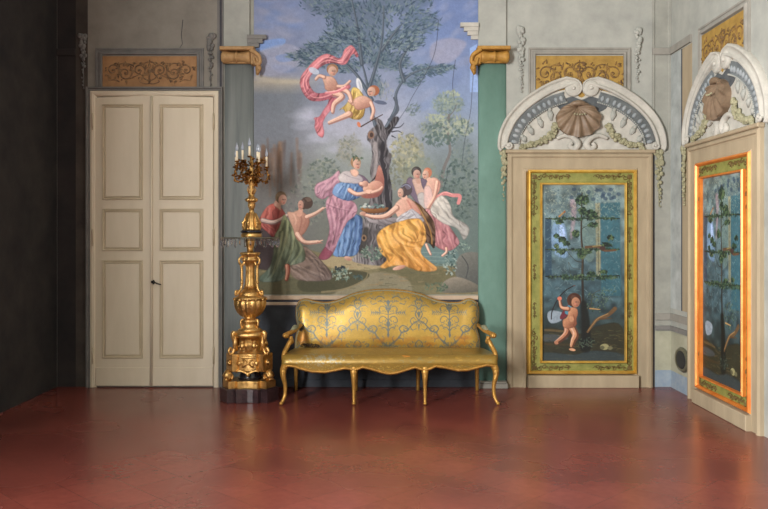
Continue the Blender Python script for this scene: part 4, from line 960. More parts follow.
# ================================================================ FRESCO
fc = fresco()
t = thing('wall_fresco', 'large fresco of draped figures beneath a tree between two painted columns, behind the sofa', 'fresco', (WX(366), 0, WZ(295)))
MB().box(WX(254), WX(478), -.003, 0, WZ(295.4), WZ(-14)).build('plaster_ground', 'plaster', t)
k0 = lambda X, Y: ((X-384)/K, np.full_like(X, -.0045), 1.5+(235-Y)/K)
i0 = int((254-250)*2.5); i1 = fc.W-int(2*2.5)
fc.a = fc.a[:int((295.2+14)*2.5), i0:i1]; fc.xs = fc.xs[i0:i1]; fc.ys = fc.ys[:fc.a.shape[0]]; fc.H, fc.W = fc.a.shape[:2]
painted('painted_scene', fc, k0, 'fresco', t)

# ================================================================ COLUMNS with capitals
def column(name, label, xa, xb, m, capm, flip, top, bot=378):
    t = thing(name, label, 'column', (WX((xa+xb)/2), 0, 0), 'columns flanking the fresco')
    x0, x1 = WX(xa), WX(xb); r = (x1-x0)/2; cx = (x0+x1)/2; n = 28
    s = MB(); vs = []; fs = []
    zs = [WZ(bot), WZ(300), WZ(180), WZ(top)]
    for i, zz in enumerate(zs):
        rr = r*(1.0 if i < 2 else .985)
        for k in range(n+1): a = PI*k/n; vs.append((cx-rr*math.cos(a), -.035*math.sin(a)**.8, zz))
    for i in range(len(zs)-1):
        for k in range(n): a = i*(n+1)+k; fs.append((a, a+1, a+n+2, a+n+1))
    for zi in (0, len(zs)-1): fs.append(tuple(zi*(n+1)+k for k in range(n+1)))
    s.add(vs, fs); s.build('shaft', m, t)
    b = MB(); b.box(x0, x1, -.11, 0, 0, WZ(382), .008); b.box(x0+.01, x1-.01, -.108, 0, WZ(382), WZ(bot), .01); b.build('base', 'stone_mid' if m == 'green' else 'stone_dark', t)
    # ionic capital seen from its side: abacus, bolster, hanging volute at one end
    X = lambda p: WX(p); sgn = -1 if flip else 1
    e_in = xb if not flip else xa                    # end on the fresco side
    e_out = xa if not flip else xb
    c = MB()
    c.box(min(X(e_out-sgn*2), X(e_in+sgn*2)), max(X(e_out-sgn*2), X(e_in+sgn*2)), -.15, 0, WZ(top-11.5), WZ(top-15), .006)
    c.build('abacus', capm, t)
    c = MB(); L0, L1 = X(e_out-sgn*1.5), X(e_in-sgn*2)
    prof = [(.04, 0), (.062, .06), (.058, .15), (.05, .35), (.046, .48), (.056, .5), (.056, .54), (.046, .56), (.05, .75), (.06, .9), (.062, 1)]
    vs = []; fs = []; nn = 18
    for rr, u in prof:
        for k in range(nn): a = 2*PI*k/nn; q = 1+.05*math.cos(9*a); vs.append((L0+(L1-L0)*u, -.07+rr*1.1*math.cos(a)*q, WZ(top-5.5)+rr*math.sin(a)*q))
    for i in range(len(prof)-1):
        for k in range(nn): j = (k+1) % nn; fs.append((i*nn+k, i*nn+j, (i+1)*nn+j, (i+1)*nn+k))
    fs.append(tuple(range(nn))); fs.append(tuple((len(prof)-1)*nn+k for k in range(nn)))
    c.add(vs, fs); c.build('bolster', capm, t)
    c = MB(); ex = X(e_in+sgn*1.5)
    # volute: scroll seen edge-on that hangs below with a bell drop
    pts = catmull([(ex-sgn*.03, -.13, WZ(top-12)), (ex+sgn*.05, -.13, WZ(top-6)), (ex+sgn*.06, -.12, WZ(top+1)), (ex+sgn*.02, -.12, WZ(top+2)), (ex, -.12, WZ(top-4))], 6)
    c.tube(pts, .022, .014, 8); c.prism([(ex-sgn*.05, WZ(top-12)), (ex+sgn*.01, WZ(top-12)), (ex+sgn*.065, WZ(top-5)), (ex+sgn*.05, WZ(top+2)), (ex-sgn*.03, WZ(top+2))], -.003, -.11, .01)
    c.tube([(ex+sgn*.04, -.09, WZ(top)), (ex+sgn*.045, -.1, WZ(top+6)), (ex+sgn*.03, -.09, WZ(top+12.5))], .02, .012, 8, rm=.032)
    for k in range(4): c.ball((ex+sgn*.04, -.115, WZ(top+1+3*k)), .02-.002*k)
    c.build('volute', capm, t)
    c = MB(); c.tube([(x0+.01, -.06, WZ(top-.5)), (x1-.01, -.06, WZ(top-.5))], .012, n=8, flat=1.6); c.build('astragal', capm, t)
    return t
column('painted_column', 'grey-green column with tan ionic capital between the double door and the fresco', 224.5, 254, 'greygreen', 'tan', False, 64.5)
column('painted_column', 'bright green column with golden ionic capital between the fresco and the small framed panel', 478, 506.5, 'green', 'ochre', True, 64, 380)
# dentilled corner brackets above the capitals
for nm, x0, x1, lab in (('cornice_bracket', 248, 259, 'dark stepped cornice bracket above the tan capital at the left of the fresco'), ('cornice_bracket', 468, 478, 'pale stepped cornice bracket above the golden capital at the right of the fresco')):
    m = MB()
    for k in range(4):
        w = (x1-x0+8)*(1-.2*k)
        if x0 < 300: m.box(WX(x0), WX(x0+w), -.06+.01*k, 0, WZ(36+4*k+4), WZ(36+4*k))
        else: m.box(WX(x1-w), WX(x1), -.06+.01*k, 0, WZ(24+4*k+4), WZ(24+4*k))
    o = m.build(nm, 'stone_dark' if x0 < 300 else 'white'); 
    c = Vector(((o.data.vertices[0].co.x), 0, 0))
    tag(o, lab, 'bracket', 'stepped cornice brackets')

# ================================================================ RIGHT DOORCASE
def doorcase(label):
    t = thing('doorcase', label, 'door frame', (WX(581), 0, 0), 'beige stone doorcases')
    MB().frame(WX(507), WX(652), 0, WZ(153), .20, [(0, .03), (.1, .045), (.2, .045), (.24, .03), (.32, .026), (.75, .026), (.8, .034), (.9, .034), (.94, .02)], 0, 3).build('stone_frame', 'stone_beige', t)
    MB().box(WX(505), WX(654), -.06, 0, WZ(153.5), WZ(150), .008).build('lintel_ledge', 'stone_beige', t)
    MB().box(WX(527.3), WX(637), -.075, 0, 0, WZ(374.5), .006).build('threshold_block', 'stone_beige', t)
    return t
DC = doorcase('beige stone doorcase round the gilt-framed cupid panel on the back wall')
def panel(label, cupid, frm):
    t = thing('framed_painting', label, 'painting', (WX(581), 0, WZ(374.4)), 'framed paintings in the doorcases')
    z0, z1 = WZ(374), WZ(169.5)
    MB().box(WX(528), WX(635.5), -.02, 0, z0, z1).build('green_border', 'green_border', t)['label'] = 'olive green painted border'
    MB().frame(WX(527), WX(636.6), z0, z1, .042, [(.05, .03), (.3, .05), (.55, .052), (.8, .036)], -.0).build('outer_frame', frm, t)
    MB().frame(WX(539.5), WX(626), WZ(362.5), WZ(182.8), .026, [(.05, .03), (.35, .042), (.7, .04)], -.015).build('inner_frame', frm, t)
    y = -.022
    def orn(m): o = m.build('border_ornament', 'green_orn', t); o['label'] = 'dark brown scroll ornament'
    for sx in (-1, 1):
        cx = WX(581.5)+sx*WX(384+47.5)
        for (zc, v) in ((WZ(177), 1), (WZ(367.5), -1)):
            m = MB(); m.ball((cx, y, zc), .02, .005, .02)
            for k in range(4): a = PI/4+k*PI/2; m.ball((cx+.016*math.cos(a), y, zc+.016*math.sin(a)), .012, .005, .012)
            m.tube([(cx-sx*.01, y, zc), (cx-sx*.34, y, zc)], .003, .002, 5); m.tube([(cx, y, zc), (cx, y, zc-v*.36)], .003, .002, 5)
            for k in range(6):
                x = cx-sx*(.045+.055*k); m.tube([(p[0], y, p[1]) for p in spiral(x, zc+(.008 if k % 2 else -.008), .024, 1.1, k, 1 if k % 2 else -1, .2, 12)], .0058, .003, 5)
                m.tube([(x, y, zc), (x-sx*.02, y, zc+.02), (x-sx*.04, y, zc)], .006, .003, 5)
            for k in range(7):
                zz = zc-v*(.05+.05*k); m.tube([(p[0], y, p[1]) for p in spiral(cx+(.008 if k % 2 else -.008), zz, .024, 1.1, k, 1 if k % 2 else -1, .2, 12)], .0058, .003, 5)
                m.tube([(cx, y, zz), (cx+sx*.02, y, zz-v*.018), (cx, y, zz-v*.04)], .006, .003, 5)
            orn(m)
        for yy in (235, 272, 310):
            m = MB(); m.tube([(cx, y, WZ(yy-8)), (cx, y, WZ(yy+8))], .003, n=5)
            for k in range(4): m.tube([(p[0], y, p[1]) for p in spiral(cx, WZ(yy+(k-1.5)*4), .017, 1, k*2, 1, .2, 10)], .005, .003, 5)
            orn(m)
    cv = cupid_panel(cupid)
    painted('canvas', cv, lambda X, Y: ((X-384)/K+.002, np.full_like(X, -.028), 1.5+(235-Y)/K), 'oil', t)
    return t
PA = panel('tall gilt and green framed painting of a cupid with a bow beneath a trellised tree', True, 'gilt_frame')

# ================================================================ PEDIMENT
def pediment(label):
    t = thing('scrolled_pediment', label, 'pediment', (WX(581), 0, WZ(150)), 'scrolled shell pediments')
    yq = -.004
    # tympanum
    out = wp(catmull([(507, 150), (508, 136), (516, 120), (531, 105), (550, 94), (570, 90), (581, 98), (592, 90), (612, 94), (631, 105), (646, 120), (654, 136), (655, 150)], 5))
    MB().prism(out, 0, -.018).build('tympanum', 'white', t)
    arcL = [(503, 148.5), (502, 146), (504, 134), (511, 119.5), (523, 106), (538, 95), (553, 87), (566, 82.5)]
    for s in (0, 1):
        mx = (lambda pts: [(1162.6-x, y) for x, y in pts]) if s else (lambda pts: pts)
        c = (572.5, 89)
        sp = [(c[0]+7.2*(1-.85*k/26)*math.cos(-PI*.5-.25+2*PI*1.55*k/26), c[1]+7.2*(1-.85*k/26)*math.sin(-PI*.5-.25+2*PI*1.55*k/26)) for k in range(27)]
        # main sweeping band ending in a scroll
        path = catmull(arcL, 6)+sp[1:]
        nA = len(catmull(arcL, 6)); tot = len(path)
        def wd(u, nA=nA, tot=tot):
            i = u*(tot-1)
            if i < nA: return (.044+.013*min(1, i/(nA*.3)))*(1-.1*i/nA)
            return .0513*(1-.8*(i-nA)/(tot-nA))*.62
        b = MB(); b.ribbon(wp(mx(path)), wd, [(-1, .045), (-.8, .055), (-.6, .055), (-.5, .042), (.2, .036), (.45, .04), (.55, .058), (.9, .058), (1, .05)], 0)
        b.build('scroll_band', 'white', t)
        v = MB(); cc = wp(mx([c]))[0]; v.lathe([(.08, 0), (.08, .035), (.07, .045), (.03, .045)], (0, 0, 0), 28); v.v = [(cc[0]+p[0], -p[2]-.003, cc[1]+p[1]) for p in v.v]
        v.ball((cc[0], -.052, cc[1]), .018, .014, .018); v.build('scroll_eye', 'white', t)
        e = MB(); q = wp(mx([(508.5, 146)]))[0]; e.tube([(p[0], -.048, p[1]) for p in spiral(q[0], q[1], .035, 1.3, PI if not s else 0, 1 if not s else -1, .2, 18)], .014, .01, 8); e.ball((q[0], -.055, q[1]), .014); e.build('end_curl', 'white', t)
        # dentil / egg band
        arcG = [(513.5, 143), (517, 131), (526, 118.5), (539, 108.5), (552, 102), (564.5, 98)]
        g = MB(); ga = catmull(mx(arcG), 8); g.ribbon(wp(ga), lambda u: .058, [(-1, .028), (-.7, .028), (-.6, .036), (.6, .022), (.75, .036), (1, .036)], 0); g.build('grey_moulding', 'greys', t)
        n = len(ga)
        for k in range(12):
            i = int((k+.6)*(n-1)/12.4); p = wp([ga[i]])[0]; p2 = wp([ga[min(i+1, n-1)]])[0]; an = math.atan2(p2[1]-p[1], p2[0]-p[0])
            rot = Matrix.Rotation(-an, 3, 'Y'); d = MB(); d.ball((p[0], -.026, p[1]), .02, .018, .03, 10, 7, rot); d.build('egg_ornament', 'egg', t)
        bd = MB()
        for k in range(34):
            i = k*(n-1)/33; j = int(i); f = i-j; pa, pb = ga[j], ga[min(j+1, n-1)]; p = (pa[0]+(pb[0]-pa[0])*f, pa[1]+(pb[1]-pa[1])*f)
            a, b2 = Vector(wp([ga[max(j-1, 0)]])[0]), Vector(wp([ga[min(j+1, n-1)]])[0]); dv = (b2-a).normalized(); nn = Vector((dv.y, -dv.x))*(1 if not s else -1)
            q = Vector(wp([p])[0])+nn*.05; bd.ball((q.x, -.036, q.y), .0075, n=8, m=6)
        bd.build('bead_row', 'plaster_light', t)
        # fluted leaf ornament on the tympanum and garland
        for (x, y, L, a) in ((533, 135, 9, 120), (542, 128, 10, 112), (551, 121, 11, 100), (526, 142, 7, 130)):
            x2 = x+L*math.cos(math.radians(a)); y2 = y-L*math.sin(math.radians(a)); p, q = wp(mx([(x, y), (x2, y2)])); lf = MB(); lf.tube([(p[0], -.02, p[1]), ((p[0]+q[0])/2, -.03, (p[1]+q[1])/2), (q[0], -.02, q[1])], .012, .02, 8, .6, rm=.03)
            lf.ball((q[0], -.034, q[1]), .018, .01, .018); lf.build('leaf_ornament', 'plaster_light', t)
        ga_ = MB(); pth = catmull(mx([(556, 126), (551, 135), (543, 141), (532, 145), (521, 148)]), 8); r = random.Random(5+s)
        for k, p in enumerate(pth):
            for _ in range(3):
                q = wp([(p[0]+r.uniform(-3, 3)*(1-.3*k/len(pth)), p[1]+r.uniform(-2.4, 1.6))])[0]; w = r.uniform(.012, .024)
                ga_.ball((q[0], -.032-r.uniform(0, .02), q[1]), w, .016, w*r.uniform(.7, 1.2), 8, 6)
        ga_.build('garland', 'garland', t)['label'] = 'yellow-green fruit garland'
        sc = MB(); pts = catmull(mx([(556, 139), (564, 136), (572, 138), (577, 144), (574, 149), (569, 147), (571, 143)]), 6)
        sc.tube([(p[0], -.035, p[1]) for p in wp(pts)], .016, .018, 10, rm=.036); sc.build('c_scroll', 'white', t)
    MB().prism(wp(catmull([(556, 106), (563, 100), (572, 97), (581, 100), (590, 97), (600, 100), (607, 106), (600, 112), (581, 116), (562, 112)], 4)), -.018, -.021).build('shell_niche', 'niche', t)
    # scallop shell
    sh = MB(); vs = []; fs = []; nth, nr = 110, 16; cx, cz = WX(577), WZ(105.5)
    for i in range(nth+1):
        u = i/nth; th = math.radians(-166+332*u); rib = .5+.5*math.cos(2*PI*15*u+PI)
        # distance from the hinge to an oval rim, gently scalloped below
        ex, ez, oz = .212, .168, -.125; dx_, dz_ = math.sin(th), -math.cos(th)
        A_ = (dx_/ex)**2+(dz_/ez)**2; B_ = -2*dz_*oz/ez**2; C_ = (oz/ez)**2-1
        R = (-B_+math.sqrt(B_*B_-4*A_*C_))/(2*A_); R *= 1+.035*rib*(1 if abs(th) < 1.9 else .4)
        for j in range(nr+1):
            v = j/nr; rr = R*v; h = .03+.055*math.sin(min(1, v*1.05)*PI*.8)**.8*(.62+.38*math.cos(th*.55))+.03*rib*v*(.5+.5*math.cos(th*.5))
            vs.append((cx+rr*math.sin(th), -h, cz-rr*math.cos(th)-.02))
    for i in range(nth):
        for j in range(nr): a = i*(nr+1)+j; fs.append((a, a+1, a+nr+2, a+nr+1))
    sh.add(vs, fs); nb = len(vs)
    rim = [vs[i*(nr+1)+nr] for i in range(nth+1)]; bk = [(p[0], -.01, p[2]) for p in rim]
    sh.add(rim+bk, [(i, i+1, nth+2+i, nth+1+i) for i in range(nth)])
    o = sh.build('scallop_shell', 'shell', t); o['label'] = 'brown scallop shell'
    hg = MB(); hg.tube(catmull([(cx-.07, -.06, cz+.0), (cx-.03, -.075, cz+.012), (cx+.03, -.075, cz+.012), (cx+.07, -.06, cz+.0)]), .018, .018, 10, rm=.03); hg.build('shell_hinge', 'shell', o)
    gb = MB()
    for k in range(5): gb.ball((cx-.05+.025*k, -.115, cz-.1-.006*math.sin(k*PI/4)), .009)
    gb.build('shell_bead', 'garland', o)
    return t
PE = pediment('white scrolled broken pediment with a brown scallop shell on the back wall')
# ================================================================ HANGING DROPS
def drop(label, px, y0, y1, w, m, seed, group=None):
    r = random.Random(seed); t = MB(); t.box(WX(px)-.008, WX(px)+.008, -.012, 0, WZ(y0+2), WZ(y0)); n = int((y1-y0)/3.1)
    for k in range(n):
        u = k/max(1, n-1); y = y0+(y1-y0)*u; ww = w*(1-.75*u)*(1 if k % 3 else 1.25)
        for _ in range(3 if ww > 2.5 else 1):
            q = (WX(px+r.uniform(-1, 1)*ww*.5), WZ(y+r.uniform(-1, 1)*1.2)); s = ww/K*r.uniform(.3, .5)
            t.ball((q[0], -.018-r.uniform(0, .012), q[1]), max(.008, s), .014, max(.01, s*1.1), 8, 6)
    t.tube([(WX(px), -.012, WZ(y0)), (WX(px), -.012, WZ(y1))], .006, .004, 6)
    return tag(t.build('garland_drop', m), label, 'garland drop', 'garland drops hanging on the walls')
drop('grey bead drop hanging at the left of the ochre overdoor panel', 521, 30, 92, 5, 'plaster_light', 1)
drop('grey bead drop hanging at the right of the ochre overdoor panel', 637, 30, 82, 5, 'plaster_light', 2)
D3 = drop('yellowish fruit drop over the green column edge at the left of the beige doorcase', 503, 153, 201, 5.5, 'garland', 3)
D4 = drop('yellowish fruit drop in the pilaster at the right of the beige doorcase', 658.5, 153, 206, 5.5, 'garland', 4)
drop('dark leaf drop between the tan overdoor panel and the tan capital', 211, 36, 88, 5, 'stone_dark', 5)
drop('dark leaf drop at the far left of the tan overdoor panel', 84, 36, 88, 5, 'stone_dark', 6)

# right wall twins, turned a quarter and moved round the corner
cu = .544+.716
def twin(root, dx, label, z=None): return dup(root, (XR, -(cu+dx), root.location.z), -PI/2, label)
twin(DC, 0, 'beige stone doorcase round the orange-edged panel on the right side wall')
twin(PE, 0, 'white scrolled broken pediment on the right side wall, above the orange-edged panel')
FT = twin(FR, WX(579.25)-WX(581), 'ochre overdoor panel of scrollwork high on the right side wall')
P2 = panel('orange-edged green framed painting of a trellised tree on the right side wall', False, 'gilt_orange')
P2.location = (XR, -cu, P2.location.z); P2.rotation_euler = (0, 0, -PI/2)
d5 = D4.copy(); COL.objects.link(d5); d5.location = (XR, -(cu+.02)+.0, 0); d5.rotation_euler = (0, 0, -PI/2)
# D-mesh is in wall coordinates: shift so that it hangs left of the side doorcase
d5.location = (XR, -.40+WX(658.5), 0); d5['label'] = 'yellowish fruit drop beside the doorcase on the right side wall'
# round vent
v = thing('round_vent', 'round dark metal vent low on the right side wall near the corner', 'vent', (XR, -.345, .32))
m = MB(); m.lathe([(.113, 0), (.118, .012), (.108, .026), (.088, .03), (.08, .02)], (0, 0, 0), 36); m.v = [(XR-.004-p[2], -.345+p[0]*1.5, .32+p[1]) for p in m.v]; m.build('rim', 'pewter', v)
m = MB(); m.lathe([(.086, 0), (.084, .026), (.06, .028)], (0, 0, 0), 32); m.v = [(XR-.004-p[2], -.345+p[0]*1.5, .32+p[1]) for p in m.v]; m.build('grille', 'vent_dark', v)

# ================================================================ SOFA
def sofa():
    YB, YF = -.22, -.85
    sB = 810/(8+YB); sF = 810/(8+YF); cxp = 389.6
    root = thing('sofa', 'long rococo sofa in yellow damask with carved gilt legs, below the fresco', 'sofa', ((cxp-384)/sF, -.55, 0))
    def F(px, py, Y=YF): s = 810/(8+Y); return ((px-384)/s, Y, 1.5+(235-py)/s)
    # --- back
    top = [(296.5, 309), (297.5, 304.5), (301, 301.8), (306, 301), (314, 303.2), (327, 304.4), (340, 301.2), (353, 295.8), (369, 292.2), (387, 291.2), (405, 292.6), (421, 296), (434, 301.2), (447, 304.2), (460, 304.4), (467, 301.4), (472, 301), (476.5, 304), (478.2, 309)]
    tp = catmull(top, 10); tx = np.array([p[0] for p in tp]); ty = np.array([p[1] for p in tp]); tx = np.maximum.accumulate(tx)
    cv = damask_back()
    gx0, gx1, gy1 = 296.3, 478.4, 349.5
    NU, NV = 560, 170
    U, V = np.meshgrid(np.linspace(0, 1, NU), np.linspace(0, 1, NV))
    pxx = gx0+(gx1-gx0)*U
    yt = np.interp(pxx, tx, ty)
    pyy = yt+(gy1-yt)*V
    # waisted ends
    wst = 2.6*np.exp(-((pyy-328)/7)**2); pxx2 = pxx+wst*(1-2*U)**3
    e = np.minimum(np.minimum(U, 1-U)*NU/26, np.minimum(V, 1-V)*NV/40*1.0); e = np.clip(e, 0, 1); rnd = np.sqrt(1-(1-e)**2)
    lean = (V-1)*.09
    Yf = YB-.055*rnd-.02*np.sin(PI*np.clip(V, 0, 1))-.02+(-lean)*1.0
    s = 810/(8+YB)
    X = (pxx2-384)/s; Z = 1.5+(235-pyy)/s
    # resample pigment
    ci = np.clip(((pxx2-cv.x0)*cv.r).astype(int), 0, cv.W-1); cj = np.clip(((pyy-cv.y0)*cv.r).astype(int), 0, cv.H-1)
    class G: pass
    g = G(); lin_ = cv.linear()[cj, ci]; g.xs = np.linspace(0, 1, NU); g.ys = np.linspace(0, 1, NV); g.linear = lambda: lin_
    painted('backrest', g, lambda a, b: (X, Yf, Z), 'silk', root)
    rim = []
    for i in range(0, NU, 8): rim.append((X[0, i], Yf[0, i]+.004, Z[0, i]))
    side = lambda c, rng: [(X[j, c], Yf[j, c]+.004, Z[j, c]) for j in rng]
    loop = side(0, range(NV-1, 0, -8))+rim+side(NU-1, range(1, NV, 8))
    MB().tube(loop, .009, n=8).build('piping', 'piping', root)
    # gilt frame and lining behind
    b = MB(); b.tube([(p[0]*1.0, p[1]+.02, p[2]+.002) for p in loop], .017, n=8); b.build('back_frame', 'gold_sofa', root)
    ol = [(p[0], p[2]) for p in loop]; bb = MB(); n = len(loop)
    bb.add([(p[0], p[1]+.016, p[2]) for p in loop]+[(p[0], p[1]+.035, p[2]) for p in loop], [tuple(range(n)), tuple(range(2*n-1, n-1, -1))]+[(i, (i+1) % n, n+(i+1) % n, n+i) for i in range(n)], True)
    bb.build('back_lining', 'lining', root)
    # --- seat
    cs = damask_seat(); NU, NV = len(cs.xs), len(cs.ys)
    U, V = np.meshgrid(np.linspace(0, 1, NU), np.linspace(0, 1, NV))
    apx = [281.2, 284, 288, 293, 301, 312, 325, 336, 345, 350, 354, 358, 363, 372, 384, 390, 397, 408, 415, 420, 425, 430, 436, 446, 458, 468, 480, 487, 492, 495, 498]
    apy = [369, 368.8, 367.5, 368, 370.5, 373.2, 373.6, 371.6, 369.6, 370.2, 371.5, 370.2, 368.4, 370.5, 374, 374.8, 374, 370.6, 368.6, 370.2, 371.5, 370.2, 367.6, 369.2, 371.8, 371.6, 368.6, 366.8, 367.4, 368.6, 369]
    # width: full at front, slightly narrower at the back
    XF0, XF1 = (281.2-384)/sF, (498-384)/sF
    d = np.clip(V/.6, 0, 1)                     # 0 back .. 1 front edge
    fr = np.clip((V-.6)/.4, 0, 1)
    serp = .03*np.cos((U-.5)*2*PI*1.0)*d        # bowed front
    hw = (XF1-XF0)/2*(.955+.045*d); cxm = (XF0+XF1)/2
    crn = np.clip(np.minimum(U, 1-U)/.035, 0, 1); crnr = np.sqrt(1-(1-crn)**2)
    Xs = cxm+(U*2-1)*hw
    zt = .436-.016*(1-d)+.024*np.sin(PI*np.clip(U, 0, 1))**.5*np.sin(PI*np.clip(d*.9+.05, 0, 1))-.012*(1-crnr)
    bot = 1.5+(235-np.interp(281.2+(498-281.2)*U, apx, apy))/sF
    a = fr*PI/2; rr = .075
    dep = -.24+(YF+.06+.24)*d
    Yq = np.where(V <= .6, dep-serp*.5*d, 0)
    yfe = YF+.03-serp*.5
    Zf = zt[int(.6*NV)-1][None, :]
    k = np.clip(fr/.55, 0, 1)
    Yfr = yfe+.03-rr*np.sin(k*PI/2)*(.6+.4*crnr)
    Zfr = np.where(fr < .55, Zf-rr*(1-np.cos(k*PI/2)), Zf-rr-(Zf-rr-(bot+.022))*(fr-.55)/.45)
    Ys = np.where(V <= .6, Yq, Yfr+.012*np.clip((fr-.5)/.5, 0, 1)); Zs = np.where(V <= .6, zt, Zfr)
    painted('seat', cs, lambda a_, b_: (Xs, Ys, Zs), 'silk_seat', root)
    # closed sides, rear and underside of the seat
    iF = int(.6*NV); side_m = mat('side_silk', (160, 126, 58), (188, 150, 74), .5, .25, scale=20)
    for col, sg in ((0, -1), (NU-1, 1)):
        js = list(range(0, iF, 6))+[iF-1]; jf = list(range(iF, NV, 3))+[NV-1]
        topv = [(Xs[j, col], Ys[j, col], Zs[j, col]) for j in js+jf]
        botv = [(p[0]-sg*.004, p[1], .335) for p in topv]
        n = len(topv); rail = MB(); rail.add(topv+botv, [(i, i+1, n+i+1, n+i) for i in range(n-1)], True); rail.build('seat_side', side_m, root)
    rl = MB(); us = list(range(0, NU, 3))+[NU-1]
    ft = [(Xs[NV-1, i], Ys[NV-1, i], Zs[NV-1, i]) for i in us]
    prof = [(0, .004), (-.012, .002), (-.016, -.008), (-.008, -.018), (.014, -.024), (.03, -.014)]
    n = len(ft); vs = []; fs = []
    for (dy, dz) in prof: vs += [(p[0], p[1]+dy, p[2]+dz) for p in ft]
    for kk in range(len(prof)-1):
        for i in range(n-1): fs.append((kk*n+i, kk*n+i+1, (kk+1)*n+i+1, (kk+1)*n+i))
    rl.add(vs, fs)
    rl.box(XF0+.015, XF1-.015, -.79, -.24, .33, .40)
    for i in range(0, n, 2): p = ft[i]; rl.ball((p[0], p[1]-.013, p[2]-.006), .006, .006, .008, 6, 5)
    for xx in (XF0+.02, XF1-.02): rl.box(xx-.015, xx+.015, YF+.05, YB, .325, .39, .006)
    rl.build('seat_rail', 'gold_sofa', root)
    # --- legs
    def leg(pts, r0, rm, r1, n=12):
        m = MB(); pc = catmull(pts, 6); N = len(pc)
        P = [Vector(p) for p in pc]; m.tube(pc, r0, r1, n, rm=rm)
        return m
    for sg, px in ((-1, 283.4), (1, 495.6)):
        X0 = F(px, 370)[0]; c = sg
        m = MB(); pc = catmull([(X0-c*.01, YF+.05, .345), (X0+c*.004, YF+.012, .30), (X0+c*.0, YF+.0, .25), (X0-c*.014, YF+.012, .17), (X0-c*.012, YF+.012, .09), (X0+c*.006, YF-.004, .035), (X0+c*.018, YF-.016, .02)], 7)
        m.tube(pc, .034, .013, 12, rm=.0175); m.ball((X0+c*.018, YF-.018, .017), .017, .017, .016); m.ball((X0+c*.002, YF-.002, .29), .028, .026, .034)
        m.tube([(X0+c*.004, YF-.026, .30), (X0+c*.0, YF-.02, .24), (X0-c*.01, YF-.004, .19)], .01, .004, 6); m.build('leg', 'gold_sofa', root)
    for px in (353.8, 425):
        X0 = F(px, 370)[0]; yy = YF-.0
        m = MB(); m.tube(catmull([(X0, yy+.03, .345), (X0, yy, .29), (X0, yy-.005, .22), (X0, yy+.005, .12), (X0, yy+.002, .04), (X0, yy-.008, .012)], 6), .04, .011, 12, rm=.017)
        m.ball((X0, yy-.008, .014), .017, .019, .0135); m.ball((X0, yy-.01, .288), .03, .02, .034); m.tube([(X0, yy-.03, .29), (X0, yy-.02, .2)], .008, .003, 6); m.build('leg', 'gold_sofa', root)
    for X0, c in ((-.838, -1), (-.27, 0), (.327, 0), (.886, 1)):
        m = MB(); m.tube(catmull([(X0, -.25, .36), (X0+c*.004, -.24, .25), (X0+c*.008, -.215, .12), (X0+c*.012, -.19, .0)], 5), .024, .016, 10); m.build('leg', 'gold_sofa', root)
    # --- arms
    for c in (-1, 1):
        q = lambda px, py, Y: F(cxp+c*px, py, Y)
        a0 = q(88.5, 325, -.30); a1 = q(93, 329, -.45); a2 = q(98, 332, -.6); a3 = q(103, 334.5, -.68)
        m = MB(); m.tube(catmull([a0, a1, a2, a3], 8), .016, .022, 12, rm=.02)
        m.ball((a3[0]+c*.006, a3[1]-.006, a3[2]-.008), .03, .026, .026); m.ball((a3[0]+c*.012, a3[1]-.03, a3[2]-.01), .014)
        arm = m.build('arm', 'gold_sofa', root)
        m = MB(); p0, p1 = Vector(a0).lerp(Vector(a1), .7), Vector(a2); mid = (p0+p1)/2
        m.tube([(p0[0], p0[1], p0[2]+.014), (mid[0], mid[1], mid[2]+.022), (p1[0], p1[1], p1[2]+.014)], .012, .012, 10, rm=.026); m.build('arm_pad', 'piping', arm)
        s0 = (a3[0]-c*.03, a3[1]+.03, a3[2]-.02)
        m = MB(); m.tube(catmull([s0, (s0[0]-c*.012, s0[1]-.0, s0[2]-.05), (s0[0]-c*.004, s0[1]-.03, .54), (s0[0]+c*.022, s0[1]-.06, .49), (s0[0]+c*.044, s0[1]-.1, .44), (s0[0]+c*.046, s0[1]-.12, .385)], 8), .02, .02, 12, rm=.021)
        m.tube(catmull([(s0[0]-c*.0, s0[1]-.022, s0[2]-.02), (s0[0]-c*.01, s0[1]-.024, s0[2]-.06), (s0[0]+c*.014, s0[1]-.044, .53)], 6), .008, .006, 6); m.build('arm_support', 'gold_sofa', root)
    # torn tuft of stuffing at the left end of the back
    m = MB(); r = random.Random(3)
    for k in range(46):
        x = r.uniform(300, 320); p = F(x, 346.5+r.uniform(-2, 1.0), YB-.13); L = r.uniform(.015, .04); a = r.uniform(0, 6.28)
        m.tube(catmull([p, (p[0]+L*math.cos(a)*.6, p[1]-L*.4, p[2]+L*.4), (p[0]+L*math.cos(a), p[1]-L*.8, p[2]-.004)], 3), .003, .001, 5)
    m.build('torn_stuffing', 'lining', root)
sofa()

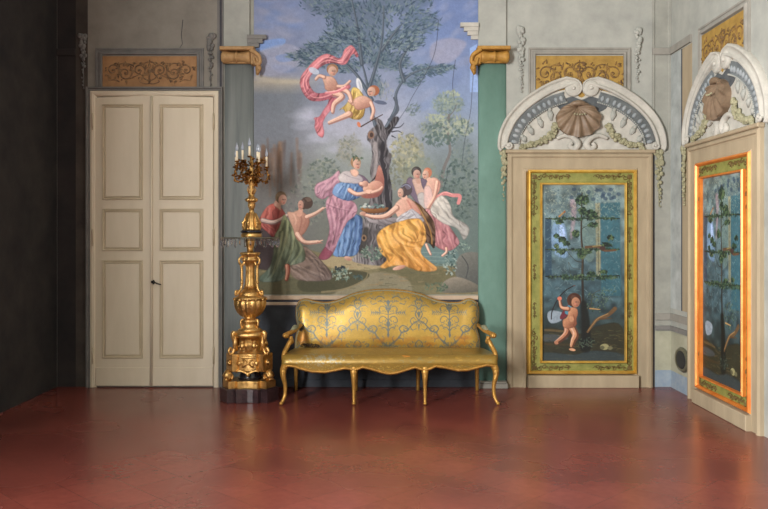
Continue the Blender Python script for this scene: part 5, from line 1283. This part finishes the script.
# ================================================================ TORCHERE
TX, TY = (250-384)/109.5, -.60
def tz(py): return 1.5+(235-py)/109.5
def tr(w): return w/109.5
def torchere():
    root = thing('torchere', 'tall carved gilt torchere stand on a dark marble foot, left of the sofa', 'candle stand', (TX, TY, 0))
    def tri(R, r, y0, z1, z0, ph, name, m, conc=.8, bev=.006, blk=.5):
        """three-lobed plinth: blocks at three corners joined by concave sides"""
        out = []
        for k in range(3):
            a = ph+k*2*PI/3; t_ = Vector((math.cos(a), math.sin(a))); n_ = Vector((-t_.y, t_.x))
            for s_ in (-1, 1): out.append((t_*R+n_*s_*r))
            out.append(t_*(R*.72)+n_*r)
            a2 = a+PI/3; u = Vector((math.cos(a2), math.sin(a2))); un = Vector((-u.y, u.x))
            for q in (-.5, -.25, 0, .25, .5): out.append(u*(R*conc*(.62+.25*(q*2)**2*.3))+un*q*R*.75)
            a3 = a+2*PI/3; t3 = Vector((math.cos(a3), math.sin(a3))); n3 = Vector((-t3.y, t3.x)); out.append(t3*(R*.72)-n3*r)
        # order: corner block (2), notch, concave, notch
        n = len(out); mb = MB()
        lv = [(z0, 1-bev*3), (z0+bev, 1), (z1-bev, 1), (z1, 1-bev*3)]
        vs = [(TX+p.x*s_, TY+p.y*s_, zz) for zz, s_ in lv for p in out]; fs = []
        for i in range(3):
            for j in range(n): q = (j+1) % n; fs.append((i*n+j, i*n+q, (i+1)*n+q, (i+1)*n+j))
        fs.append(tuple(range(n))[::-1]); fs.append(tuple(3*n+j for j in range(n)))
        mb.add(vs, fs, True); return mb.build(name, m, root)
    ph = math.radians(-28)          # one corner towards the right front, one left, one back
    tri(.255, .085, 0, .125, 0, ph, 'marble_foot', 'marble_red', 1.15)
    tri(.235, .07, 0, .19, .125, ph, 'lower_plinth', 'gold', 1.08)
    core = MB(); core.lathe([(.11, .19), (.1, .22), (.09, .25), (.1, .28)], (TX, TY, 0), 24); core.build('dark_core', 'black', root)
    bx = tri(.20, .072, 0, .43, .275, ph, 'upper_plinth', 'gold', 1.15)
    for k in range(3):
        a = ph+k*2*PI/3; d = Vector((math.cos(a), math.sin(a), 0)); n_ = Vector((-d.y, d.x, 0)); c = Vector((TX, TY, 0))+d*.2
        # scroll / paw foot carrying the upper plinth
        m = MB()
        for s_ in (-1, 1):
            o = c+n_*s_*.035
            pts = []
            for t in range(20):
                u = t/19; an = PI*1.3-u*2*PI*1.1; r_ = .034*(1-.7*u); pts.append(o+d*(.012+r_*math.cos(an))+Vector((0, 0, .232+r_*math.sin(an))))
            m.tube(pts, .012, .008, 8)
        m.tube([c+Vector((0, 0, .28)), c+d*.02+Vector((0, 0, .24)), c-d*.005+Vector((0, 0, .19))], .03, .028, 10, rm=.045)
        for s_ in (-1, 0, 1): m.ball(c+d*.036+n_*s_*.02+Vector((0, 0, .203)), .013, .013, .012)
        m.build('scroll_foot', 'gold', root)
        # rosette on each block
        m = MB(); oo = c+d*.004+Vector((0, 0, .352)); 
        m.tube([oo+n_*.028*math.cos(q*PI/8)+Vector((0, 0, .028*math.sin(q*PI/8))) for q in range(17)], .006, n=6); m.ball(oo, .016, .016, .016); m.build('rosette', 'gold', root)
    for k in range(3):
        a = ph+PI/3+k*2*PI/3; d = Vector((math.cos(a), math.sin(a), 0)); n_ = Vector((-d.y, d.x, 0)); o = Vector((TX, TY, 0))+d*.152
        m = MB()
        for s_ in (-1, 1):
            m.tube([o+n_*s_*.05+Vector((0, 0, .31)), o+n_*s_*.05+Vector((0, 0, .39))], .006, n=6); m.tube([o+n_*s_*.04+Vector((0, 0, .385)), o+Vector((0, 0, .35)), o-n_*s_*.04+Vector((0, 0, .315))], .007, n=6)
            m.ball(o+n_*s_*.075+Vector((0, 0, .35)), .02, .016, .024)
        m.tube([o+n_*q*.02+Vector((0, 0, .272-.012*math.cos(q*.9))) for q in range(-5, 6)], .01, n=6); m.ball(o+Vector((0, 0, .25)), .018, .014, .024)
        m.build('plinth_ornament', 'gold', root)
    # drum, brackets, mask
    m = MB(); P = [(tr(18), 356), (tr(17.5), 354), (tr(12.5), 352), (tr(11), 348), (tr(10.6), 340), (tr(11.5), 337), (tr(16), 336), (tr(17), 333.5), (tr(15), 331), (tr(11), 330)]
    m.lathe([(r, tz(y)) for r, y in P], (TX, TY, 0), 40, 6, .03); m.build('drum', 'gold', root)
    for k in range(3):
        a = ph+k*2*PI/3+PI; a = ph+k*2*PI/3; d = Vector((math.cos(a), math.sin(a), 0)); o = Vector((TX, TY, 0)); m = MB()
        pr = catmull([(.150, 331), (.165, 333), (.162, 337), (.15, 341), (.15, 347), (.165, 351), (.19, 353), (.205, 349.5), (.19, 346.5), (.178, 349)], 6)
        m.tube([o+d*p[0]+Vector((0, 0, tz(p[1]))) for p in pr], .022, .01, 10, rm=.015)
        m.tube([o+d*.145+Vector((0, 0, tz(334))), o+d*.14+Vector((0, 0, tz(350)))], .02, .025, 8); m.build('scroll_bracket', 'gold', root)
    for k in range(3):
        a = ph+PI/3+k*2*PI/3; d = Vector((math.cos(a), math.sin(a), 0)); n_ = Vector((-d.y, d.x, 0)); o = Vector((TX, TY, 0))+d*.125; m = MB()
        for s_ in (-1, 1):
            h = o+n_*s_*.052; zc = tz(344)
            m.ball(h+Vector((0, 0, zc)), .026, .026, .034); m.ball(h+d*.02+Vector((0, 0, zc-.006)), .011, .011, .013); m.ball(h+Vector((0, 0, zc+.034)), .02, .02, .014)
            for q in range(6): b = q*PI/3; m.ball(h+n_*.028*math.cos(b)+Vector((0, 0, zc+.034*math.sin(b))), .009)
        for q in range(-2, 3): m.tube([o+n_*q*.012+Vector((0, 0, tz(338))), o+n_*q*.014+Vector((0, 0, tz(350)))], .006, n=6)
        m.build('mask_relief', 'gold', root)
    m = MB(); P = [(tr(11), 331), (tr(12), 329.5), (tr(9.5), 328), (tr(8), 325), (tr(8.5), 322), (tr(10), 320.5), (tr(8), 319), (tr(5.5), 318), (tr(6), 315.5), (tr(8), 314)]
    m.lathe([(r, tz(y)) for r, y in P], (TX, TY, 0), 32); m.build('socle', 'gold', root)
    for k in range(3):
        a = ph+k*2*PI/3; d = Vector((math.cos(a), math.sin(a), 0)); o = Vector((TX, TY, 0)); m = MB()
        pr = catmull([(.062, 319), (.085, 320), (.09, 324), (.08, 328), (.1, 330)], 6)
        m.tube([o+d*p[0]+Vector((0, 0, tz(p[1]))) for p in pr], .011, .009, 8); m.build('socle_scroll', 'gold', root)
    # gadrooned urn
    m = MB(); P = [(tr(6), 317.2), (tr(9.5), 315.4), (tr(12.4), 312.4), (tr(14.4), 308.6), (tr(15.6), 304.5), (tr(15.8), 301.5), (tr(14.8), 298.5)]
    m.lathe([(r, tz(y)) for r, y in P], (TX, TY, 0), 96, 16, .035); m.build('gadrooned_urn', 'gold', root)
    m = MB(); P = [(tr(14.5), 298.5), (tr(16.2), 299), (tr(16.4), 297.4), (tr(13), 296), (tr(11.4), 294.5), (tr(11.8), 293), (tr(9), 291.5), (tr(7), 288)]
    m.lathe([(r, tz(y)) for r, y in P], (TX, TY, 0), 40)
    for k in range(12): a = k*PI/6; m.ball((TX+tr(16.2)*math.cos(a), TY+tr(16.2)*math.sin(a), tz(299)), .012, .012, .012, 8, 6)
    m.build('urn_shoulder', 'gold', root)
    m = MB(); P = [(tr(6.6), 289), (tr(5), 284), (tr(4.4), 276), (tr(4.2), 268), (tr(5), 263), (tr(7.5), 261), (tr(9), 259.5), (tr(7), 258.5), (tr(8), 256), (tr(9.6), 254), (tr(9.8), 252.5), (tr(6), 252)]
    m.lathe([(r, tz(y)) for r, y in P], (TX, TY, 0), 48, 8, .05); m.build('fluted_shaft', 'gold', root)
    for k in range(3):
        a = ph+k*2*PI/3; d = Vector((math.cos(a), math.sin(a), 0)); o = Vector((TX, TY, 0)); m = MB()
        pr = catmull([(6, 262), (8, 265), (11, 263), (11.5, 259), (8.5, 256.5), (7, 259)], 6)[::-1]
        pr2 = catmull([(9.5, 264.5), (8.8, 269), (8.8, 276), (8.6, 283), (9.5, 288), (12, 291.5), (14.5, 294), (15.5, 294), (15, 290.5), (12.5, 291)], 6)
        m.tube([o+d*tr(p[0])+Vector((0, 0, tz(p[1]))) for p in pr], .008, .014, 8); m.tube([o+d*tr(p[0])+Vector((0, 0, tz(p[1]))) for p in pr2], .013, .01, 8)
        m.ball(o+d*tr(8.8)+Vector((0, 0, tz(282))), .016, .016, .02); m.build('scroll_handle', 'gold', root)
    # glass tray with prisms
    zt = tz(237.2); m = MB()
    m.lathe([(.03, zt-.03), (.10, zt-.024), (.235, zt-.012), (.262, zt-.008), (.262, zt), (.03, zt)], (TX, TY, 0), 64); m.build('glass_tray', 'glass', root)['label'] = 'clear glass tray'
    m = MB(); m.lathe([(.03, tz(253)), (.026, tz(249)), (.04, tz(245)), (.05, zt-.032), (.05, zt-.03)], (TX, TY, 0), 24); m.build('tray_neck', 'gold', root)
    m = MB(); m.tube([(TX+.262*math.cos(a*PI/32), TY+.262*math.sin(a*PI/32), zt-.006) for a in range(65)], .004, n=6); m.build('tray_rim', 'pewter', root)
    pr0 = None
    for k in range(36):
        a = 2*PI*k/36; L = .085 if k % 2 else .062
        x, y = TX+.262*math.cos(a), TY+.262*math.sin(a)
        if pr0 is None or k < 2:
            m = MB(); m.lathe([(.002, 0), (.0065, -.006), (.002, -.014), (.008, -.022), (.010, -L*.75), (.001, -L)], (x, y, zt-.012), 6)
            for i in range(len(m.f)): m.flat.add(i)
            o = m.build('crystal_prism', 'crystal', root)
            o.data.transform(Matrix.Translation((-(x-TX), -(y-TY), 0))); o.location = (x-TX, y-TY, 0)
            if k == 0: pr0 = o
            else: pr1 = o
        else:
            o = (pr1 if k % 2 else pr0).copy(); COL.objects.link(o); o.location = (x-TX, y-TY, 0); o.rotation_euler = (0, 0, a)
    return zt
ZT = torchere()

# ================================================================ CANDELABRUM
def candelabrum():
    CX = (251.5-384)/109.5; CY = TY; root = thing('candelabrum', 'gilt bronze candelabrum with ivory electric candles, standing on the torchere', 'candelabrum', (CX, CY, ZT))
    V3 = lambda x, y, z: Vector((CX+x, CY+y, z))
    m = MB(); m.lathe([(tr(10), ZT), (tr(10.3), ZT+.003), (tr(10.3), tz(234.5)), (tr(9.6), tz(233.2)), (tr(9.2), tz(232.8))], (CX, CY, 0), 40); m.build('gilt_foot_band', 'gold', root)
    m = MB(); m.lathe([(tr(9.4), tz(232.8)), (tr(11.2), tz(232.3)), (tr(11.2), tz(231)), (tr(9), tz(230.2))], (CX, CY, 0), 40); m.build('black_base', 'black', root)
    m = MB(); m.lathe([(tr(8.6), tz(230.2)), (tr(8.8), tz(228.6)), (tr(8), tz(226)), (tr(7.4), tz(224)), (tr(7), tz(222)), (tr(5.6), tz(218)), (tr(3.2), tz(213)), (tr(2), tz(211)), (tr(2.2), tz(209))], (CX, CY, 0), 60, 10, .06)
    for k in range(6):
        a = k*PI/3+.3; d = Vector((math.cos(a), math.sin(a), 0))
        m.tube([V3(0, 0, tz(228))+d*tr(8.6), V3(0, 0, tz(224))+d*tr(8.2), V3(0, 0, tz(218))+d*tr(6.4), V3(0, 0, tz(213))+d*tr(4)], .012, .006, 8); m.ball(V3(0, 0, tz(223))+d*tr(8.4), .014, .014, .02)
    m.build('lobed_foot', 'gold', root)
    m = MB(); m.lathe([(tr(2), tz(210)), (tr(2.8), tz(208)), (tr(3.8), tz(205)), (tr(3.2), tz(203)), (tr(4.8), tz(201.5)), (tr(5.6), tz(200)), (tr(4.8), tz(198.5)), (tr(3), tz(197)), (tr(2.4), tz(193)), (tr(3), tz(190)), (tr(2.2), tz(188)), (tr(2.6), tz(184)), (tr(3.8), tz(181)), (tr(2.6), tz(178)), (tr(1.8), tz(165)), (tr(1.5), tz(157))], (CX, CY, 0), 40, 8, .05)
    for k in range(6): a = k*PI/3; m.ball(V3(tr(5)*math.cos(a), tr(5)*math.sin(a), tz(200)), .013, .013, .016)
    for k in range(4): a = k*PI/2+.5; m.tube([V3(tr(2.4)*math.cos(a), tr(2.4)*math.sin(a), tz(194)), V3(tr(4.2)*math.cos(a), tr(4.2)*math.sin(a), tz(190)), V3(tr(3)*math.cos(a), tr(3)*math.sin(a), tz(186))], .008, .004, 6)
    m.build('stem', 'gold', root)
    # arms:  (dx px, depth px, cup y)
    AR = [(-16, 3, 166), (-13, -9, 161.2), (-10.5, 9, 158.5), (9, -10, 162.6), (14.7, 2, 166), (4, 12, 160)]
    r = random.Random(12)
    def candle(x, y, py, h=9.8):
        z0 = tz(py); c = MB(); c.lathe([(.006, 0), (.014, .003), (.02, .012), (.022, .016), (.012, .016)], (CX+x, CY+y, z0-.02), 16, 8, .12); nz = c.build('candle_cup', 'gold_dark', root)
        c = MB(); c.lathe([(.0108, 0), (.0105, tr(h)-.004), (.008, tr(h))], (CX+x, CY+y, z0-.004), 16); c.build('candle_sleeve', 'candle', root)
        c = MB(); zb = z0-.004+tr(h)
        c.lathe([(.006, 0), (.011, .008), (.015, .022), (.0135, .036), (.008, .054), (.003, .07), (.001, .08)], (CX+x, CY+y, zb), 16); b = c.build('flame_bulb', 'bulb', root)
        c = MB(); c.tube([(CX+x, CY+y, zb), (CX+x, CY+y, zb+.022), (CX+x+.003, CY+y, zb+.034)], .0016, .0008, 5); c.build('filament', 'pewter', b)
    for i, (dx, dy, py) in enumerate(AR):
        x, y = tr(dx), tr(dy); a = math.atan2(y, x); R = math.hypot(x, y); d = Vector((math.cos(a), math.sin(a), 0)); n_ = Vector((-d.y, d.x, 0))
        zc = tz(py)-.02; m = MB(); z0 = tz(183)
        P = catmull([V3(0, 0, z0), V3(0, 0, z0+.03)+d*R*.35, V3(0, 0, zc-.12)+d*R*.95, V3(0, 0, zc-.075)+d*R*1.1, V3(0, 0, zc-.03)+d*R*1.02, V3(0, 0, zc)+d*R], 6)
        m.tube(P, .007, .005, 8)
        for q in range(2): # curls
            c = V3(0, 0, zc-.07-.04*q)+d*R*(.65-.2*q); m.tube([c+d*.02*(1-.7*t/14)*math.cos(t*.6)+Vector((0, 0, .02*(1-.7*t/14)*math.sin(t*.6))) for t in range(15)], .005, .003, 6)
        m.build('branch', 'gold_dark', root)
        # leaves
        m = MB()
        for q in range(30):
            b = P[int(r.uniform(.2, 1)*(len(P)-1))]; b = Vector(b); e = Vector((r.uniform(-1, 1), r.uniform(-1, 1), r.uniform(-1, .8))).normalized(); L = r.uniform(.02, .042)
            s_ = e.cross(Vector((0, 0, 1)) if abs(e.z) < .9 else Vector((1, 0, 0))).normalized(); w = L*.34
            up = s_.cross(e)*.004
            m.add([b, b+e*L*.5+s_*w+up, b+e*L-up, b+e*L*.5-s_*w+up, b+e*L*.5-up*1.5], [(0, 1, 4), (1, 2, 4), (2, 3, 4), (3, 0, 4)], True)
            if q % 3 == 0: m.ball(b+e*L*.7, .006, n=8, m=6)
        m.build('leaf_cluster', 'gold_dark', root)
        candle(x, y, py)
    candle(tr(-2), 0, 155.4, 9.6)
    for q in range(14):
        a = q*2.4; lv = MB(); zc = tz(160+q*1.8); R0 = tr(13-.62*q)
        for u in range(12):
            b = a+r.uniform(-.8, .8); rr = R0*r.uniform(.3, 1); c = V3(rr*math.cos(b), rr*math.sin(b), zc+r.uniform(-.03, .03))
            e = Vector((math.cos(b)+r.uniform(-.6, .6), math.sin(b)+r.uniform(-.6, .6), r.uniform(-.7, .9))).normalized(); L = r.uniform(.02, .045); s_ = e.cross(Vector((0, 0, 1))).normalized(); w = L*.36; up = s_.cross(e)*.006
            lv.add([c, c+e*L*.5+s_*w+up, c+e*L-up, c+e*L*.5-s_*w+up, c+e*L*.5-up*1.5], [(0, 1, 4), (1, 2, 4), (2, 3, 4), (3, 0, 4)], True)
            lv.add([c+e*.002+s_*w, c+e*L*.4+up*2, c+e*L*.9+s_*w*.3], [(0, 1, 2)], True)
        c0 = V3(0, 0, zc-.03); o_ = V3(R0*.8*math.cos(a), R0*.8*math.sin(a), zc)
        lv.tube(catmull([tuple(c0), tuple((c0+o_)/2+Vector((0, 0, -.015))), tuple(o_)], 4), .006, .004, 6); lv.ball(o_, .011)
        lv.build('leaf_spray', 'gold_dark' if q % 3 else 'gold', root)
candelabrum()

# ================================================================ LIGHT, CAMERA
def area(name, loc, rot, sx, sy, e, col):
    l = bpy.data.lights.new(name, 'AREA'); l.shape = 'RECTANGLE'; l.size = sx; l.size_y = sy; l.energy = e; l.color = col
    o = bpy.data.objects.new(name, l); COL.objects.link(o); o.location = loc; o.rotation_euler = rot; return o
area('window_daylight', (XL-.12, (WY0+WY1)/2, (WZ0+WZ1)/2), (0, -PI/2, 0), WZ1-WZ0, WY1-WY0, 1640, (1, .985, .965))
w = bpy.data.worlds.new('World'); bpy.context.scene.world = w; w.use_nodes = True
w.node_tree.nodes['Background'].inputs[0].default_value = (.86, .92, 1, 1); w.node_tree.nodes['Background'].inputs[1].default_value = .14
cd = bpy.data.cameras.new('Camera'); cam = bpy.data.objects.new('Camera', cd); COL.objects.link(cam)
cam.location = (0, -8, 1.5); cam.rotation_euler = (PI/2, 0, 0); cd.sensor_width = 36; cd.lens = 36*810/768; cd.shift_y = -19.5/768; cd.clip_start = .05
sc = bpy.context.scene; sc.camera = cam
sc.view_settings.view_transform = 'Standard'; sc.view_settings.look = 'None'; sc.view_settings.exposure = 0; sc.view_settings.gamma = 1
